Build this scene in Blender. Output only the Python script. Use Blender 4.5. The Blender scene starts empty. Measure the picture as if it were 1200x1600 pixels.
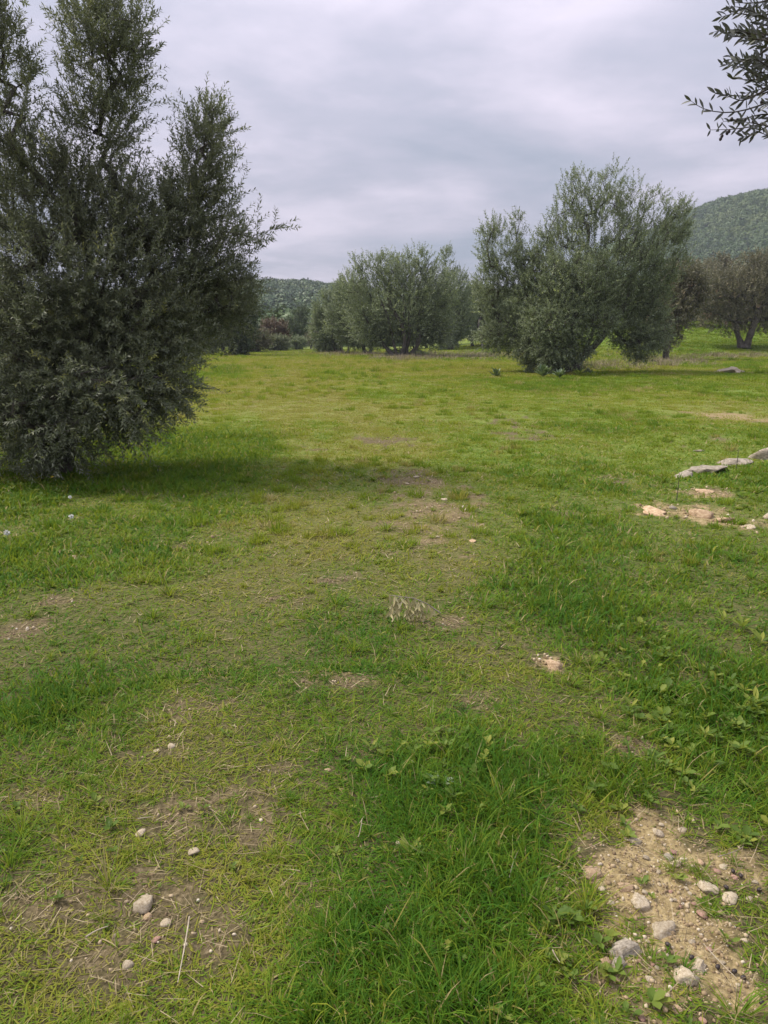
import bpy, math
import numpy as np
from mathutils import Vector

# ------------------------------------------------------------------ camera, sky, sun
S = bpy.context.scene
COL = S.collection
EYE = 1.6
FPX = 1155.0                 # focal length in pixels of a 1200 x 1600 picture
PITCH = math.atan(280 / FPX)
cam_d = bpy.data.cameras.new('camera')
cam = bpy.data.objects.new('camera', cam_d)
COL.objects.link(cam)
cam.location = (0, 0, EYE)
cam.rotation_euler = (math.pi / 2 - PITCH, 0, 0)
cam_d.sensor_fit = 'VERTICAL'
cam_d.sensor_height = 36
cam_d.lens = 36 * FPX / 1600
cam_d.clip_start = 0.05
cam_d.clip_end = 6000
S.camera = cam

SUN_EL, SUN_AZ = math.radians(54), math.radians(-70)   # azimuth from +Y towards +X
sdir = Vector((math.cos(SUN_EL) * math.sin(SUN_AZ), math.cos(SUN_EL) * math.cos(SUN_AZ), math.sin(SUN_EL)))
sun_d = bpy.data.lights.new('sun', 'SUN')
sun_d.energy = 2.7
sun_d.angle = math.radians(16)
sun_d.color = (1.0, 0.93, 0.80)
sun = bpy.data.objects.new('sun', sun_d)
COL.objects.link(sun)
sun.rotation_euler = sdir.to_track_quat('Z', 'Y').to_euler()

W = bpy.data.worlds.new('World')
S.world = W
W.use_nodes = True
nt = W.node_tree
for n in list(nt.nodes):
    nt.nodes.remove(n)


def N(t, typ, **kw):
    n = t.nodes.new(typ)
    for k, v in kw.items():
        if k[0] == 'i' and k[1:].isdigit():
            n.inputs[int(k[1:])].default_value = v
        else:
            setattr(n, k, v)
    return n


def ramp(t, stops, fac=None):
    r = t.nodes.new('ShaderNodeValToRGB')
    e = r.color_ramp.elements
    while len(e) < len(stops):
        e.new(0.5)
    for el, (p, c) in zip(e, stops):
        el.position = p
        el.color = (c[0], c[1], c[2], 1) if hasattr(c, '__len__') else (c, c, c, 1)
    if fac is not None:
        t.links.new(fac, r.inputs[0])
    return r


def mth(t, op, a, b=None, c=None):
    n = t.nodes.new('ShaderNodeMath')
    n.operation = op
    for i, v in enumerate((a, b, c)):
        if v is None:
            continue
        if isinstance(v, (int, float)):
            n.inputs[i].default_value = v
        else:
            t.links.new(v, n.inputs[i])
    return n.outputs[0]


def mixc(t, fac, a, b, blend='MIX'):
    n = t.nodes.new('ShaderNodeMix')
    n.data_type = 'RGBA'
    n.blend_type = blend
    for sock, v in ((n.inputs[0], fac), (n.inputs[6], a), (n.inputs[7], b)):
        if isinstance(v, (int, float)):
            sock.default_value = v
        elif isinstance(v, tuple):
            sock.default_value = (v[0], v[1], v[2], 1)
        else:
            t.links.new(v, sock)
    return n.outputs[2]


sky = N(nt, 'ShaderNodeTexSky', sky_type='NISHITA', sun_disc=False)
sky.sun_elevation = SUN_EL
sky.sun_rotation = SUN_AZ
sky.air_density = 1.0
sky.dust_density = 2.5
bg1 = N(nt, 'ShaderNodeBackground')
bg1.inputs[1].default_value = 0.08
nt.links.new(sky.outputs[0], bg1.inputs[0])
tc = N(nt, 'ShaderNodeTexCoord')
sep = N(nt, 'ShaderNodeSeparateXYZ')
nt.links.new(tc.outputs['Generated'], sep.inputs[0])
zc = mth(nt, 'ADD', mth(nt, 'MAXIMUM', sep.outputs[2], 0.0), 0.10)
px_ = mth(nt, 'DIVIDE', sep.outputs[0], zc)
py_ = mth(nt, 'DIVIDE', sep.outputs[1], zc)
cmb = N(nt, 'ShaderNodeCombineXYZ')
nt.links.new(px_, cmb.inputs[0])
nt.links.new(py_, cmb.inputs[1])
n1 = N(nt, 'ShaderNodeTexNoise')
n1.inputs['Scale'].default_value = 0.62
n1.inputs['Detail'].default_value = 5
n1.inputs['Roughness'].default_value = 0.52
n1.inputs['Distortion'].default_value = 0.35
n2 = N(nt, 'ShaderNodeTexNoise')
n2.inputs['Scale'].default_value = 1.9
n2.inputs['Detail'].default_value = 9
n2.inputs['Roughness'].default_value = 0.6
mp = N(nt, 'ShaderNodeMapping')
mp.inputs['Location'].default_value = (3.1, 0.7, 0.0)
nt.links.new(cmb.outputs[0], mp.inputs[0])
nt.links.new(mp.outputs[0], n1.inputs['Vector'])
nt.links.new(mp.outputs[0], n2.inputs['Vector'])
nn = mth(nt, 'ADD', mth(nt, 'MULTIPLY', n1.outputs[0], 0.72), mth(nt, 'MULTIPLY', n2.outputs[0], 0.28))
crmp = ramp(nt, [(0.36, (0.205, 0.228, 0.285)), (0.50, (0.298, 0.294, 0.357)), (0.63, (0.44, 0.405, 0.475))], nn)
# an overcast sky is brighter overhead than at the horizon
grad = mth(nt, 'ADD', 0.92, mth(nt, 'MULTIPLY', mth(nt, 'POWER', mth(nt, 'MAXIMUM', sep.outputs[2], 0.0), 1.3), 1.75))
bg2 = N(nt, 'ShaderNodeBackground')
nt.links.new(crmp.outputs[0], bg2.inputs[0])
nt.links.new(grad, bg2.inputs[1])
mxs = N(nt, 'ShaderNodeMixShader')
mxs.inputs[0].default_value = 0.93
nt.links.new(bg1.outputs[0], mxs.inputs[1])
nt.links.new(bg2.outputs[0], mxs.inputs[2])
wo = N(nt, 'ShaderNodeOutputWorld')
nt.links.new(mxs.outputs[0], wo.inputs[0])

S.view_settings.view_transform = 'Standard'
S.view_settings.look = 'None'
S.view_settings.gamma = 1
S.view_settings.exposure = 0.80
S.view_settings.use_curve_mapping = False
S.cycles.max_bounces = 6
S.cycles.diffuse_bounces = 3
S.cycles.glossy_bounces = 2
S.cycles.transmission_bounces = 3
S.cycles.volume_bounces = 0
S.cycles.transparent_max_bounces = 4
S.cycles.caustics_reflective = False
S.cycles.caustics_refractive = False

rng = np.random.default_rng(7)


# ------------------------------------------------------------------ noise and terrain
def _h(ix, iy, seed):
    v = (ix.astype(np.int64) * 374761393 + iy.astype(np.int64) * 668265263 + seed * 1442695041) & 0x7fffffff
    v = ((v ^ (v >> 13)) * 1274126177) & 0x7fffffff
    v = v ^ (v >> 16)
    return (v & 0xffff) / 65535.0


def vnoise(x, y, seed=0):
    x = np.asarray(x, float)
    y = np.asarray(y, float)
    ix = np.floor(x)
    iy = np.floor(y)
    fx = x - ix
    fy = y - iy
    fx = fx * fx * (3 - 2 * fx)
    fy = fy * fy * (3 - 2 * fy)
    a = _h(ix, iy, seed)
    b = _h(ix + 1, iy, seed)
    c = _h(ix, iy + 1, seed)
    d = _h(ix + 1, iy + 1, seed)
    return (a * (1 - fx) + b * fx) * (1 - fy) + (c * (1 - fx) + d * fx) * fy


def fbm(x, y, seed=0, o=4):
    s = 0
    a = 0.5
    t = 0
    for i in range(o):
        s = s + a * vnoise(x * 2 ** i + 17.3 * i, y * 2 ** i - 9.1 * i, seed + i)
        t += a
        a *= 0.5
    return s / t


def sstep(a, b, x):
    t = np.clip((np.asarray(x, float) - a) / (b - a), 0, 1)
    return t * t * (3 - 2 * t)


CR = np.array([(-1500, 480), (-600, 478), (-200, 476), (0, 478), (200, 470), (300, 463), (380, 458), (430, 451), (470, 450),
               (520, 455), (600, 468), (700, 480), (800, 474), (900, 440), (1000, 385), (1060, 342),
               (1100, 318), (1150, 309), (1200, 308), (1350, 300), (1600, 325), (2200, 380)], float)
CRX = (CR[:, 0] - 600) / FPX * 500
CRH = np.tan(np.arctan((800 - CR[:, 1]) / FPX) - PITCH) * 500 + EYE


def terrain(x, y):
    x = np.asarray(x, float)
    y = np.asarray(y, float)
    r = np.hypot(x, y)
    h = 0.10 * (fbm(x * 0.16, y * 0.16, 3, 3) - 0.5) * sstep(2, 8, r)
    h = h + 0.035 * (fbm(x * 1.3, y * 1.3, 8, 3) - 0.5)
    # bank on the right beyond the big olive
    h = h + 2.3 * sstep(49, 72, y) * sstep(13, 22, x) + 1.2 * sstep(60, 100, y) * sstep(2, 16, x)
    # stony ledge on the right
    h = h + 0.22 * sstep(3.2, 5.2, x) * sstep(4.8, 7.0, y) * (1 - sstep(11, 15, y))
    crest = np.interp(x, CRX, CRH)
    hill = crest * sstep(130, 520, y) * (1 + 0.10 * (fbm(x * 0.012, y * 0.012, 21, 4) - 0.5))
    return h + np.maximum(hill, 0) - 0.35 * sstep(45, 110, y) * (1 - sstep(110, 200, y)) * (1 - sstep(5, 15, x))


def ray(px, py):
    u, v = (px - 600) / FPX, (800 - py) / FPX
    c, s = math.cos(PITCH), math.sin(PITCH)
    return np.array([u, c + v * s, -s + v * c])


def G(px, py):
    """the ground point under a picture position"""
    d = ray(px, py)
    t = EYE / max(-d[2], 1e-3)
    for _ in range(12):
        p = d * t
        t = t * 0.5 + 0.5 * (EYE - float(terrain(p[0], p[1]))) / max(-d[2], 1e-3)
    p = d * t
    return np.array([p[0], p[1], float(terrain(p[0], p[1]))])


def A(px, py, Y):
    """the point at forward distance Y in the direction of a picture position"""
    d = ray(px, py)
    p = d * (Y / d[1])
    return np.array([p[0], p[1], p[2] + EYE])


# (px, py, rx, ry, strength) patches of bare soil
BARE = [(1040, 1390, 100, 90, 1.0), (1110, 1480, 80, 80, 0.8), (1010, 1540, 70, 60, 0.75), (1020, 1310, 65, 35, 0.85), (1170, 1545, 50, 50, .7),
        (1150, 1360, 80, 40, 0.75), (925, 1360, 30, 35, 0.55), (985, 1470, 40, 40, .7),
        (230, 1400, 90, 45, 0.75), (90, 1420, 90, 32, 0.7), (260, 1450, 70, 40, 0.6), (420, 1260, 70, 60, 0.55),
        (290, 1280, 60, 40, 0.5), (650, 790, 85, 45, 0.6), (700, 830, 60, 25, 0.65), (650, 748, 70, 18, 0.55), (600, 690, 45, 10, 0.6),
        (36, 985, 38, 20, 0.95), (80, 942, 42, 10, 0.8), (862, 1036, 26, 12, 1.0), (1030, 796, 45, 12, 0.65), (1110, 806, 70, 20, 0.7),
        (1100, 768, 40, 10, 0.7), (1170, 655, 70, 14, 0.9), (1100, 690, 60, 8, 0.5), (520, 1062, 75, 16, 0.8), (690, 972, 50, 12, 0.65),
        (980, 1165, 35, 22, 0.7), (250, 1165, 60, 25, 0.6), (300, 1110, 60, 25, 0.5), (330, 850, 60, 12, 0.4),
        (755, 1095, 35, 18, 0.5), (830, 680, 60, 10, 0.6), (540, 905, 60, 14, 0.45), (130, 1360, 60, 30, 0.5),
        (60, 1250, 60, 25, 0.45), (100, 870, 40, 10, 0.3), (900, 1500, 40, 50, 0.45), (960, 750, 40, 7, 0.6), (490, 705, 35, 10, 0.45),
        (790, 655, 60, 8, 0.4), (430, 940, 50, 10, 0.4), (900, 800, 40, 7, 0.3), (330, 1470, 60, 60, 0.5), (120, 1520, 120, 50, 0.45)]
LUSH = [(700, 1220, 150, 90, 0.75), (740, 1370, 110, 70, .6), (610, 1480, 130, 70, 0.85), (720, 1560, 140, 60, .8), (520, 1580, 90, 40, .7), (60, 760, 130, 40, 1.0), (880, 940, 130, 90, 0.8), (1120, 1100, 130, 120, 0.95), (930, 1200, 110, 60, 0.7),
        (150, 860, 220, 60, 0.9), (260, 720, 230, 60, 0.9), (900, 830, 110, 40, 0.8), (940, 660, 100, 22, 0.7), (60, 1100, 80, 60, 0.5),
        (820, 600, 160, 12, 0.6), (880, 740, 100, 30, 0.6), (340, 800, 90, 30, 0.5), (1150, 1220, 90, 60, 0.8), (1160, 750, 80, 24, 0.7),
        (1160, 880, 110, 50, 0.5), (350, 580, 60, 10, 0.5), (600, 900, 60, 20, 0.3)]
DRY = [(420, 610, 120, 22, 0.9), (520, 570, 240, 9, 0.4), (520, 640, 130, 14, 0.7), (480, 830, 150, 60, 0.8), (600, 700, 110, 25, 0.7),
       (1000, 620, 160, 16, 0.5), (880, 575, 200, 8, 0.4), (330, 920, 200, 60, 0.55), (250, 1200, 240, 120, 0.55), (200, 1440, 280, 150, 0.65),
       (640, 860, 120, 70, 0.6), (1120, 640, 110, 40, 0.6), (740, 1030, 120, 50, 0.4), (960, 1320, 120, 80, 0.5), (1000, 1000, 80, 50, 0.2)]


def conv(lst):
    out = []
    for px, py, rx, ry, s in lst:
        c = G(px, py)
        a = G(px, py - ry)
        b = G(px, py + ry)
        slant = np.dot(c - [0, 0, EYE], [0, math.cos(PITCH), -math.sin(PITCH)])
        out.append((c[0], c[1], rx / FPX * slant, max(abs(a[1] - b[1]) / 2, 0.03), s))
    return out


BAREW, LUSHW, DRYW = conv(BARE), conv(LUSH), conv(DRY)


def blobs(x, y, lst, wob=0.55, seed=5):
    v = np.zeros_like(x)
    for cx, cy, rx, ry, s in lst:
        m = (np.abs(x - cx) < rx * 2.6) & (np.abs(y - cy) < ry * 2.6)
        if not m.any():
            continue
        xx, yy = x[m], y[m]
        k = 2.2 / max(min(rx, ry), 0.06)
        w = fbm(xx * k, yy * k, seed, 3) - 0.5
        d = np.sqrt(((xx - cx) / rx) ** 2 + ((yy - cy) / ry) ** 2) + w * wob * 2
        v[m] = np.maximum(v[m], s * (1 - sstep(0.55, 1.35, d)))
    return v


SANDW = conv([(1060, 1420, 200, 190, 1), (1100, 800, 140, 40, 0.9), (1170, 650, 90, 25, 0.8), (862, 1036, 40, 20, 1), (690, 800, 90, 60, .35)])


def sand_at(x, y):
    v = np.zeros(x.size)
    for cx, cy, rx, ry, s in SANDW:
        v = np.maximum(v, s * (1 - sstep(0.6, 1.3, np.hypot((x - cx) / rx, (y - cy) / ry))))
    return v


def strip(pts, x, y, hw):
    P_ = [G(*p)[:2] for p in pts]
    d = np.full(x.size, 1e9)
    for a, b in zip(P_[:-1], P_[1:]):
        ab = b - a
        t = np.clip(((x - a[0]) * ab[0] + (y - a[1]) * ab[1]) / (ab @ ab), 0, 1)
        d = np.minimum(d, np.hypot(x - a[0] - t * ab[0], y - a[1] - t * ab[1]))
    return 1 - sstep(hw * 0.3, hw * 1.7, d + (fbm(x * 1.8, y * 1.2, 201, 3) - .5) * hw * 1.2)


def tracks(x, y):
    a = strip([(120, 1600), (230, 1350), (330, 1130), (420, 930), (475, 790), (470, 700), (430, 630), (400, 590), (385, 562)], x, y, 0.30)
    b = strip([(1080, 1600), (1040, 1430), (930, 1180), (790, 970), (680, 820), (630, 740), (600, 690), (530, 630), (470, 590), (430, 560)], x, y, 0.33)
    return np.maximum(a, b)


def fields(x, y):
    bare = blobs(x, y, BAREW, 0.95)
    lush = blobs(x, y, LUSHW, 0.5, 15)
    dry = blobs(x, y, DRYW, 0.6, 25)
    n1_ = fbm(x * 0.45 + 3, y * 0.3, 31, 4)
    n2_ = fbm(x * 2.1, y * 1.7 + 5, 41, 4)
    tk = tracks(x, y)
    n3_ = fbm(x * 0.09, y * 0.05 + 2, 61, 3)
    lush = np.clip(lush * 0.8 + (n1_ - 0.5) * 0.9 + (n2_ - 0.5) * 1.2 + 0.05 + 0.33 * sstep(14, 24, x) * sstep(49, 60, y) - 0.30 * tk, 0, 1.2)
    dry = np.clip(dry * 0.75 + (0.5 - n1_) * 0.7 + (n2_ - 0.5) * 0.5 + (n3_ - 0.5) * 0.8 + 0.32 + 0.12 * sstep(12, 40, y) + (fbm(x * .35, y * .22, 301, 4) - .5) * .5 * sstep(8, 16, y)
                  - 0.5 * sstep(14, 20, x) * sstep(50, 60, y) + (0.22 + .25 * sstep(7, 14, y)) * tk, 0, 1) * (1 - 0.6 * np.clip(lush, 0, 1))
    hn = fbm(x * 7, y * 6, 171, 3) - 0.5
    bare = np.clip(bare * 1.15 - 0.08 + hn * 3.2 * sstep(0.02, 0.35, bare) * (1.25 - bare), 0, 1)
    bare = np.clip(bare + 0.9 * sstep(0.66, 0.80, n2_) * (1 - np.clip(lush, 0, 1)) * 0.7, 0, 1)
    return bare, lush, dry


# ------------------------------------------------------------------ mesh helpers
def fast_mesh(name, V, faces, attrs=None, smooth=False):
    """faces: list of int arrays (M,k)"""
    me = bpy.data.meshes.new(name)
    V = np.asarray(V, np.float32)
    me.vertices.add(len(V))
    me.vertices.foreach_set('co', V.ravel())
    loops = np.concatenate([np.asarray(f, np.int32).ravel() for f in faces])
    tot = np.concatenate([np.full(len(f), f.shape[1], np.int32) for f in faces])
    start = np.concatenate([[0], np.cumsum(tot)[:-1]]).astype(np.int32)
    me.loops.add(len(loops))
    me.loops.foreach_set('vertex_index', loops)
    me.polygons.add(len(tot))
    me.polygons.foreach_set('loop_start', start)
    try:
        me.polygons.foreach_set('loop_total', tot)
    except Exception:
        pass
    if smooth:
        me.polygons.foreach_set('use_smooth', np.ones(len(tot), bool))
    for k, (dom, v) in (attrs or {}).items():
        v = np.asarray(v, np.float32)
        if v.ndim == 1:
            a = me.attributes.new(k, 'FLOAT', dom)
            a.data.foreach_set('value', v)
        else:
            a = me.attributes.new(k, 'FLOAT_VECTOR', dom)
            a.data.foreach_set('vector', v.ravel())
    me.update(calc_edges=True)
    return me


def link(name, me, mat, parent=None, loc=None):
    o = bpy.data.objects.new(name, me)
    COL.objects.link(o)
    if me is not None and mat is not None and not me.materials:
        for m in (mat if isinstance(mat, (list, tuple)) else [mat]):
            me.materials.append(m)
    if parent is not None:
        o.parent = parent
    if loc is not None:
        o.location = loc
    return o


def tag(o, label=None, cat=None, group=None, kind=None):
    if label:
        o['label'] = label
    if cat:
        o['category'] = cat
    if group:
        o['group'] = group
    if kind:
        o['kind'] = kind
    return o


def unit(v):
    return v / np.maximum(np.linalg.norm(v, axis=-1, keepdims=True), 1e-9)


def prisms(P0, P1, r0, r1, k, D0=None):
    """tapered tubes between point pairs; returns V, F"""
    P0 = np.asarray(P0, float)
    P1 = np.asarray(P1, float)
    d = unit(P1 - P0)
    D0 = d if D0 is None else D0

    def ring(P, d, r):
        ref = np.where(np.abs(d[:, 2:3]) < 0.9, np.array([[0, 0, 1.0]]), np.array([[1.0, 0, 0]]))
        ref = np.tile([[0.31, 0.87, 0.38]], (len(d), 1)) if True else ref
        s = unit(np.cross(d, ref))
        t = np.cross(d, s)
        a = np.arange(k) * 2 * math.pi / k
        return P[:, None, :] + r[:, None, None] * (np.cos(a)[None, :, None] * s[:, None, :] + np.sin(a)[None, :, None] * t[:, None, :])
    A_ = ring(P0, D0, np.asarray(r0))
    B_ = ring(P1, d, np.asarray(r1))
    V = np.concatenate([A_, B_], 1).reshape(-1, 3)
    i = np.arange(len(P0))[:, None] * 2 * k
    j = np.arange(k)[None, :]
    jn = (j + 1) % k
    F = np.stack([i + j, i + jn, i + k + jn, i + k + j], -1).reshape(-1, 4)
    return V, F


def leaves(B, d, n, L, Wd, fold=0.25):
    """folded diamond leaves: two triangles each"""
    s = unit(np.cross(d, n))
    n = np.cross(s, d)
    L = L[:, None]
    Wd = Wd[:, None]
    mid = B + d * L * 0.45
    v = np.stack([B, mid + s * Wd * 0.5 + n * Wd * fold, B + d * L, mid - s * Wd * 0.5 + n * Wd * fold], 1).reshape(-1, 3)
    i = np.arange(len(B))[:, None] * 4
    F = np.stack([np.concatenate([i, i + 1, i + 2], 1), np.concatenate([i, i + 2, i + 3], 1)], 1).reshape(-1, 3)
    return v, F


# ------------------------------------------------------------------ materials
def new_mat(name):
    m = bpy.data.materials.new(name)
    m.use_nodes = True
    t = m.node_tree
    b = t.nodes['Principled BSDF']
    return m, t, b


def attr(t, name, typ='GEOMETRY'):
    n = t.nodes.new('ShaderNodeAttribute')
    n.attribute_name = name
    n.attribute_type = typ
    return n.outputs['Fac']


def noise(t, scale, detail=4, rough=0.55, vec=None, dist=0.0):
    n = t.nodes.new('ShaderNodeTexNoise')
    n.inputs['Scale'].default_value = scale
    n.inputs['Detail'].default_value = detail
    n.inputs['Roughness'].default_value = rough
    n.inputs['Distortion'].default_value = dist
    if vec is None:
        c = t.nodes.new('ShaderNodeTexCoord')
        vec = c.outputs['Object']
    t.links.new(vec, n.inputs['Vector'])
    return n.outputs['Fac']


def bump(t, b, h, strength, dist):
    n = t.nodes.new('ShaderNodeBump')
    n.inputs['Strength'].default_value = strength
    n.inputs['Distance'].default_value = dist
    t.links.new(h, n.inputs['Height'])
    t.links.new(n.outputs[0], b.inputs['Normal'])


def foliage_mat(name, stops, under, transl=0.25, typ='GEOMETRY', rough=0.5, spec=0.35, tcolor=(0.16, 0.2, 0.03)):
    """leaf with a darker face and a paler back, light passing through"""
    m, t, b = new_mat(name)
    r = ramp(t, stops, attr(t, 'tint', typ))
    geo = t.nodes.new('ShaderNodeNewGeometry')
    col = r.outputs[0]
    if under is not None:
        col = mixc(t, mth(t, 'MULTIPLY', geo.outputs['Backfacing'], under[1]), col, under[0])
    t.links.new(col, b.inputs['Base Color'])
    b.inputs['Roughness'].default_value = rough
    b.inputs['Specular IOR Level'].default_value = spec
    tr = t.nodes.new('ShaderNodeBsdfTranslucent')
    tcol = mixc(t, 0.6, col, tcolor)
    t.links.new(tcol, tr.inputs[0])
    mx = t.nodes.new('ShaderNodeMixShader')
    mx.inputs[0].default_value = transl
    t.links.new(b.outputs[0], mx.inputs[1])
    t.links.new(tr.outputs[0], mx.inputs[2])
    t.links.new(mx.outputs[0], t.nodes['Material Output'].inputs[0])
    return m


OLIVE_LEAF = foliage_mat('olive_leaf', [(0, (0.088, 0.113, 0.062)), (0.5, (0.147, 0.180, 0.093)), (0.85, (0.213, 0.251, 0.123)), (1, (0.353, 0.408, 0.110))],
                         ((0.426, 0.486, 0.343), 0.8), 0.24, rough=0.42)
DARK_LEAF = foliage_mat('dark_olive_leaf', [(0, (0.075, 0.090, 0.054)), (0.6, (0.127, 0.147, 0.078)), (0.9, (0.178, 0.189, 0.090)), (1, (0.338, 0.343, 0.090))],
                        ((0.321, 0.343, 0.247), 0.75), 0.26, rough=0.45)
BROWN_LEAF = foliage_mat('brownish_olive_leaf', [(0, (0.091, 0.088, 0.055)), (0.5, (0.156, 0.146, 0.086)), (0.9, (0.221, 0.189, 0.104)), (1, (0.260, 0.169, 0.111))],
                         ((0.312, 0.293, 0.221), 0.7), 0.12)
RED_LEAF = foliage_mat('reddish_shrub_leaf', [(0, (0.09, 0.05, 0.035)), (0.6, (0.15, 0.085, 0.055)), (1, (0.13, 0.12, 0.06))], None, 0.12)
GREEN_LEAF = foliage_mat('green_shrub_leaf', [(0, (0.04, 0.06, 0.03)), (0.6, (0.07, 0.1, 0.045)), (1, (0.12, 0.15, 0.06))], None, 0.15)
HILL_LEAF = foliage_mat('hill_scrub_leaf', [(0, (0.034, 0.07, 0.013)), (0.5, (0.05, 0.094, 0.018)), (1, (0.085, 0.125, 0.028))], None, 0.08, 'INSTANCER')
WEED_LEAF = foliage_mat('weed_leaf', [(0, (0.075, 0.13, 0.022)), (0.6, (0.13, 0.2, 0.035)), (1, (0.26, 0.28, 0.05))], None, 0.35, spec=.15, tcolor=(0.3, 0.36, 0.04))
SAGE_LEAF = foliage_mat('pale_weed_leaf', [(0, (0.1, 0.15, 0.075)), (1, (0.2, 0.26, 0.15))], None, 0.2)
GST = [(0.0, (0.048, 0.138, 0.010)), (0.25, (0.110, 0.205, 0.014)), (0.5, (0.195, 0.25, 0.022)), (0.72, (0.27, 0.27, 0.032)), (0.85, (0.29, 0.245, 0.08)), (1.0, (0.42, 0.34, 0.19))]
GRASS = foliage_mat('grass_blade', GST, None, 0.38, rough=0.6, spec=0.15, tcolor=(0.33, 0.38, 0.035))
GRASS_I = foliage_mat('grass_tuft_blade', GST, None, 0.38, 'INSTANCER', rough=0.65, spec=0.1, tcolor=(0.33, 0.38, 0.035))
STRAW = foliage_mat('straw', [(0, (0.09, 0.065, 0.035)), (0.6, (0.22, 0.165, 0.085)), (1, (0.42, 0.34, 0.21))], None, 0.1, rough=0.7)
STRAW_I = foliage_mat('standing_straw', [(0, (0.16, 0.12, 0.08)), (0.5, (0.27, 0.22, 0.14)), (1, (0.36, 0.29, 0.2))], None, 0.15, 'INSTANCER', rough=0.7)
WITHER = foliage_mat('withered_olive_leaf', [(0, (0.36, 0.30, 0.13)), (1, (0.62, 0.56, 0.31))], None, 0.15, rough=0.7)

BARK, t, b = new_mat('olive_bark')
nz = noise(t, 6, 6, 0.65)
t.links.new(ramp(t, [(0.3, (0.04, 0.034, 0.028)), (0.55, (0.09, 0.078, 0.062)), (0.75, (0.17, 0.155, 0.13))], nz).outputs[0], b.inputs['Base Color'])
b.inputs['Roughness'].default_value = 0.9
bump(t, b, noise(t, 18, 5, 0.7), 0.8, 0.02)

GROUND, t, b = new_mat('meadow_soil_and_thatch')
gp = t.nodes.new('ShaderNodeTexCoord').outputs['Object']
bare_a, dry_a, lush_a = attr(t, 'bare'), attr(t, 'dry'), attr(t, 'lush')
nf, nm, nl = noise(t, 60, 6, 0.7, gp), noise(t, 14, 5, 0.6, gp), noise(t, 1.1, 5, 0.6, gp)
thatch = ramp(t, [(0.3, (0.035, 0.032, 0.015)), (0.5, (0.085, 0.075, 0.032)), (0.7, (0.17, 0.135, 0.075))], nf).outputs[0]
dgreen = ramp(t, [(0.3, (0.075, 0.14, 0.018)), (0.55, (0.135, 0.195, 0.028)), (0.75, (0.2, 0.21, 0.06))], nm).outputs[0]
dyel = ramp(t, [(0.3, (0.12, 0.145, 0.03)), (0.55, (0.19, 0.2, 0.045)), (0.75, (0.26, 0.23, 0.095))], nm).outputs[0]
pos = t.nodes.new('ShaderNodeNewGeometry').outputs['Position']
sp = t.nodes.new('ShaderNodeSeparateXYZ')
t.links.new(gp, sp.inputs[0])
mr = t.nodes.new('ShaderNodeMapRange')
mr.inputs[1].default_value = 2.5
mr.inputs[2].default_value = 10.0
t.links.new(sp.outputs[1], mr.inputs[0])
meadow = mixc(t, mth(t, 'MULTIPLY', dry_a, 1.2), dgreen, dyel)
base = mixc(t, mr.outputs[0], thatch, meadow)
mr2 = t.nodes.new('ShaderNodeMapRange')
mr2.inputs[1].default_value = 100
mr2.inputs[2].default_value = 135
t.links.new(sp.outputs[1], mr2.inputs[0])
wood = ramp(t, [(0.35, (0.03, 0.058, 0.015)), (0.65, (0.06, 0.088, 0.024))], noise(t, 0.12, 6, 0.6, gp)).outputs[0]
base = mixc(t, mr2.outputs[0], base, wood)
soil = ramp(t, [(0.32, (0.085, 0.06, 0.028)), (0.43, (0.22, 0.165, 0.078)), (0.54, (0.35, 0.27, 0.135)), (0.66, (0.47, 0.38, 0.22))],
            mth(t, 'ADD', mth(t, 'MULTIPLY', nf, 0.6), mth(t, 'MULTIPLY', nm, 0.4))).outputs[0]
soilb = ramp(t, [(0.30, (0.05, 0.038, 0.02)), (0.5, (0.125, 0.098, 0.05)), (0.7, (0.26, 0.205, 0.12))], nf).outputs[0]
sand_a = attr(t, 'sand')
soil = mixc(t, sand_a, soilb, soil)
bm = ramp(t, [(0.42, 0.0), (0.72, 1.0)], mth(t, 'ADD', mth(t, 'MULTIPLY', bare_a, 0.6), mth(t, 'MULTIPLY', nm, 0.45))).outputs[0]
col = mixc(t, bm, base, soil)
t.links.new(col, b.inputs['Base Color'])
b.inputs['Roughness'].default_value = 0.95
b.inputs['Specular IOR Level'].default_value = 0.15
vor = t.nodes.new('ShaderNodeTexVoronoi')
vor.inputs['Scale'].default_value = 70
t.links.new(gp, vor.inputs['Vector'])
bump(t, b, mth(t, 'ADD', nf, mth(t, 'MULTIPLY', vor.outputs[0], -0.8)), 0.7, 0.012)


def stone_mat(name, c0, c1, c2):
    m, t, b = new_mat(name)
    nz = noise(t, 5, 6, 0.65)
    cc = ramp(t, [(0.32, c0), (0.5, c1), (0.68, c2)], nz).outputs[0]
    oi = t.nodes.new('ShaderNodeObjectInfo')
    hs = t.nodes.new('ShaderNodeHueSaturation')
    t.links.new(cc, hs.inputs['Color'])
    t.links.new(mth(t, 'MULTIPLY_ADD', oi.outputs['Random'], 0.4, 0.78), hs.inputs['Value'])
    t.links.new(hs.outputs[0], b.inputs['Base Color'])
    b.inputs['Roughness'].default_value = 0.88
    bump(t, b, noise(t, 22, 6, 0.7), 0.6, 0.004)
    return m


LIME = stone_mat('pale_limestone', (0.25, 0.19, 0.115), (0.42, 0.345, 0.235), (0.55, 0.48, 0.36))
TAN = stone_mat('tan_stone', (0.25, 0.16, 0.09), (0.42, 0.29, 0.17), (0.56, 0.43, 0.28))
GREY = stone_mat('grey_lichen_rock', (0.12, 0.10, 0.07), (0.27, 0.232, 0.178), (0.41, 0.36, 0.285))
PINK = stone_mat('reddish_stone', (0.22, 0.11, 0.08), (0.38, 0.22, 0.16), (0.5, 0.35, 0.27))

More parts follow.
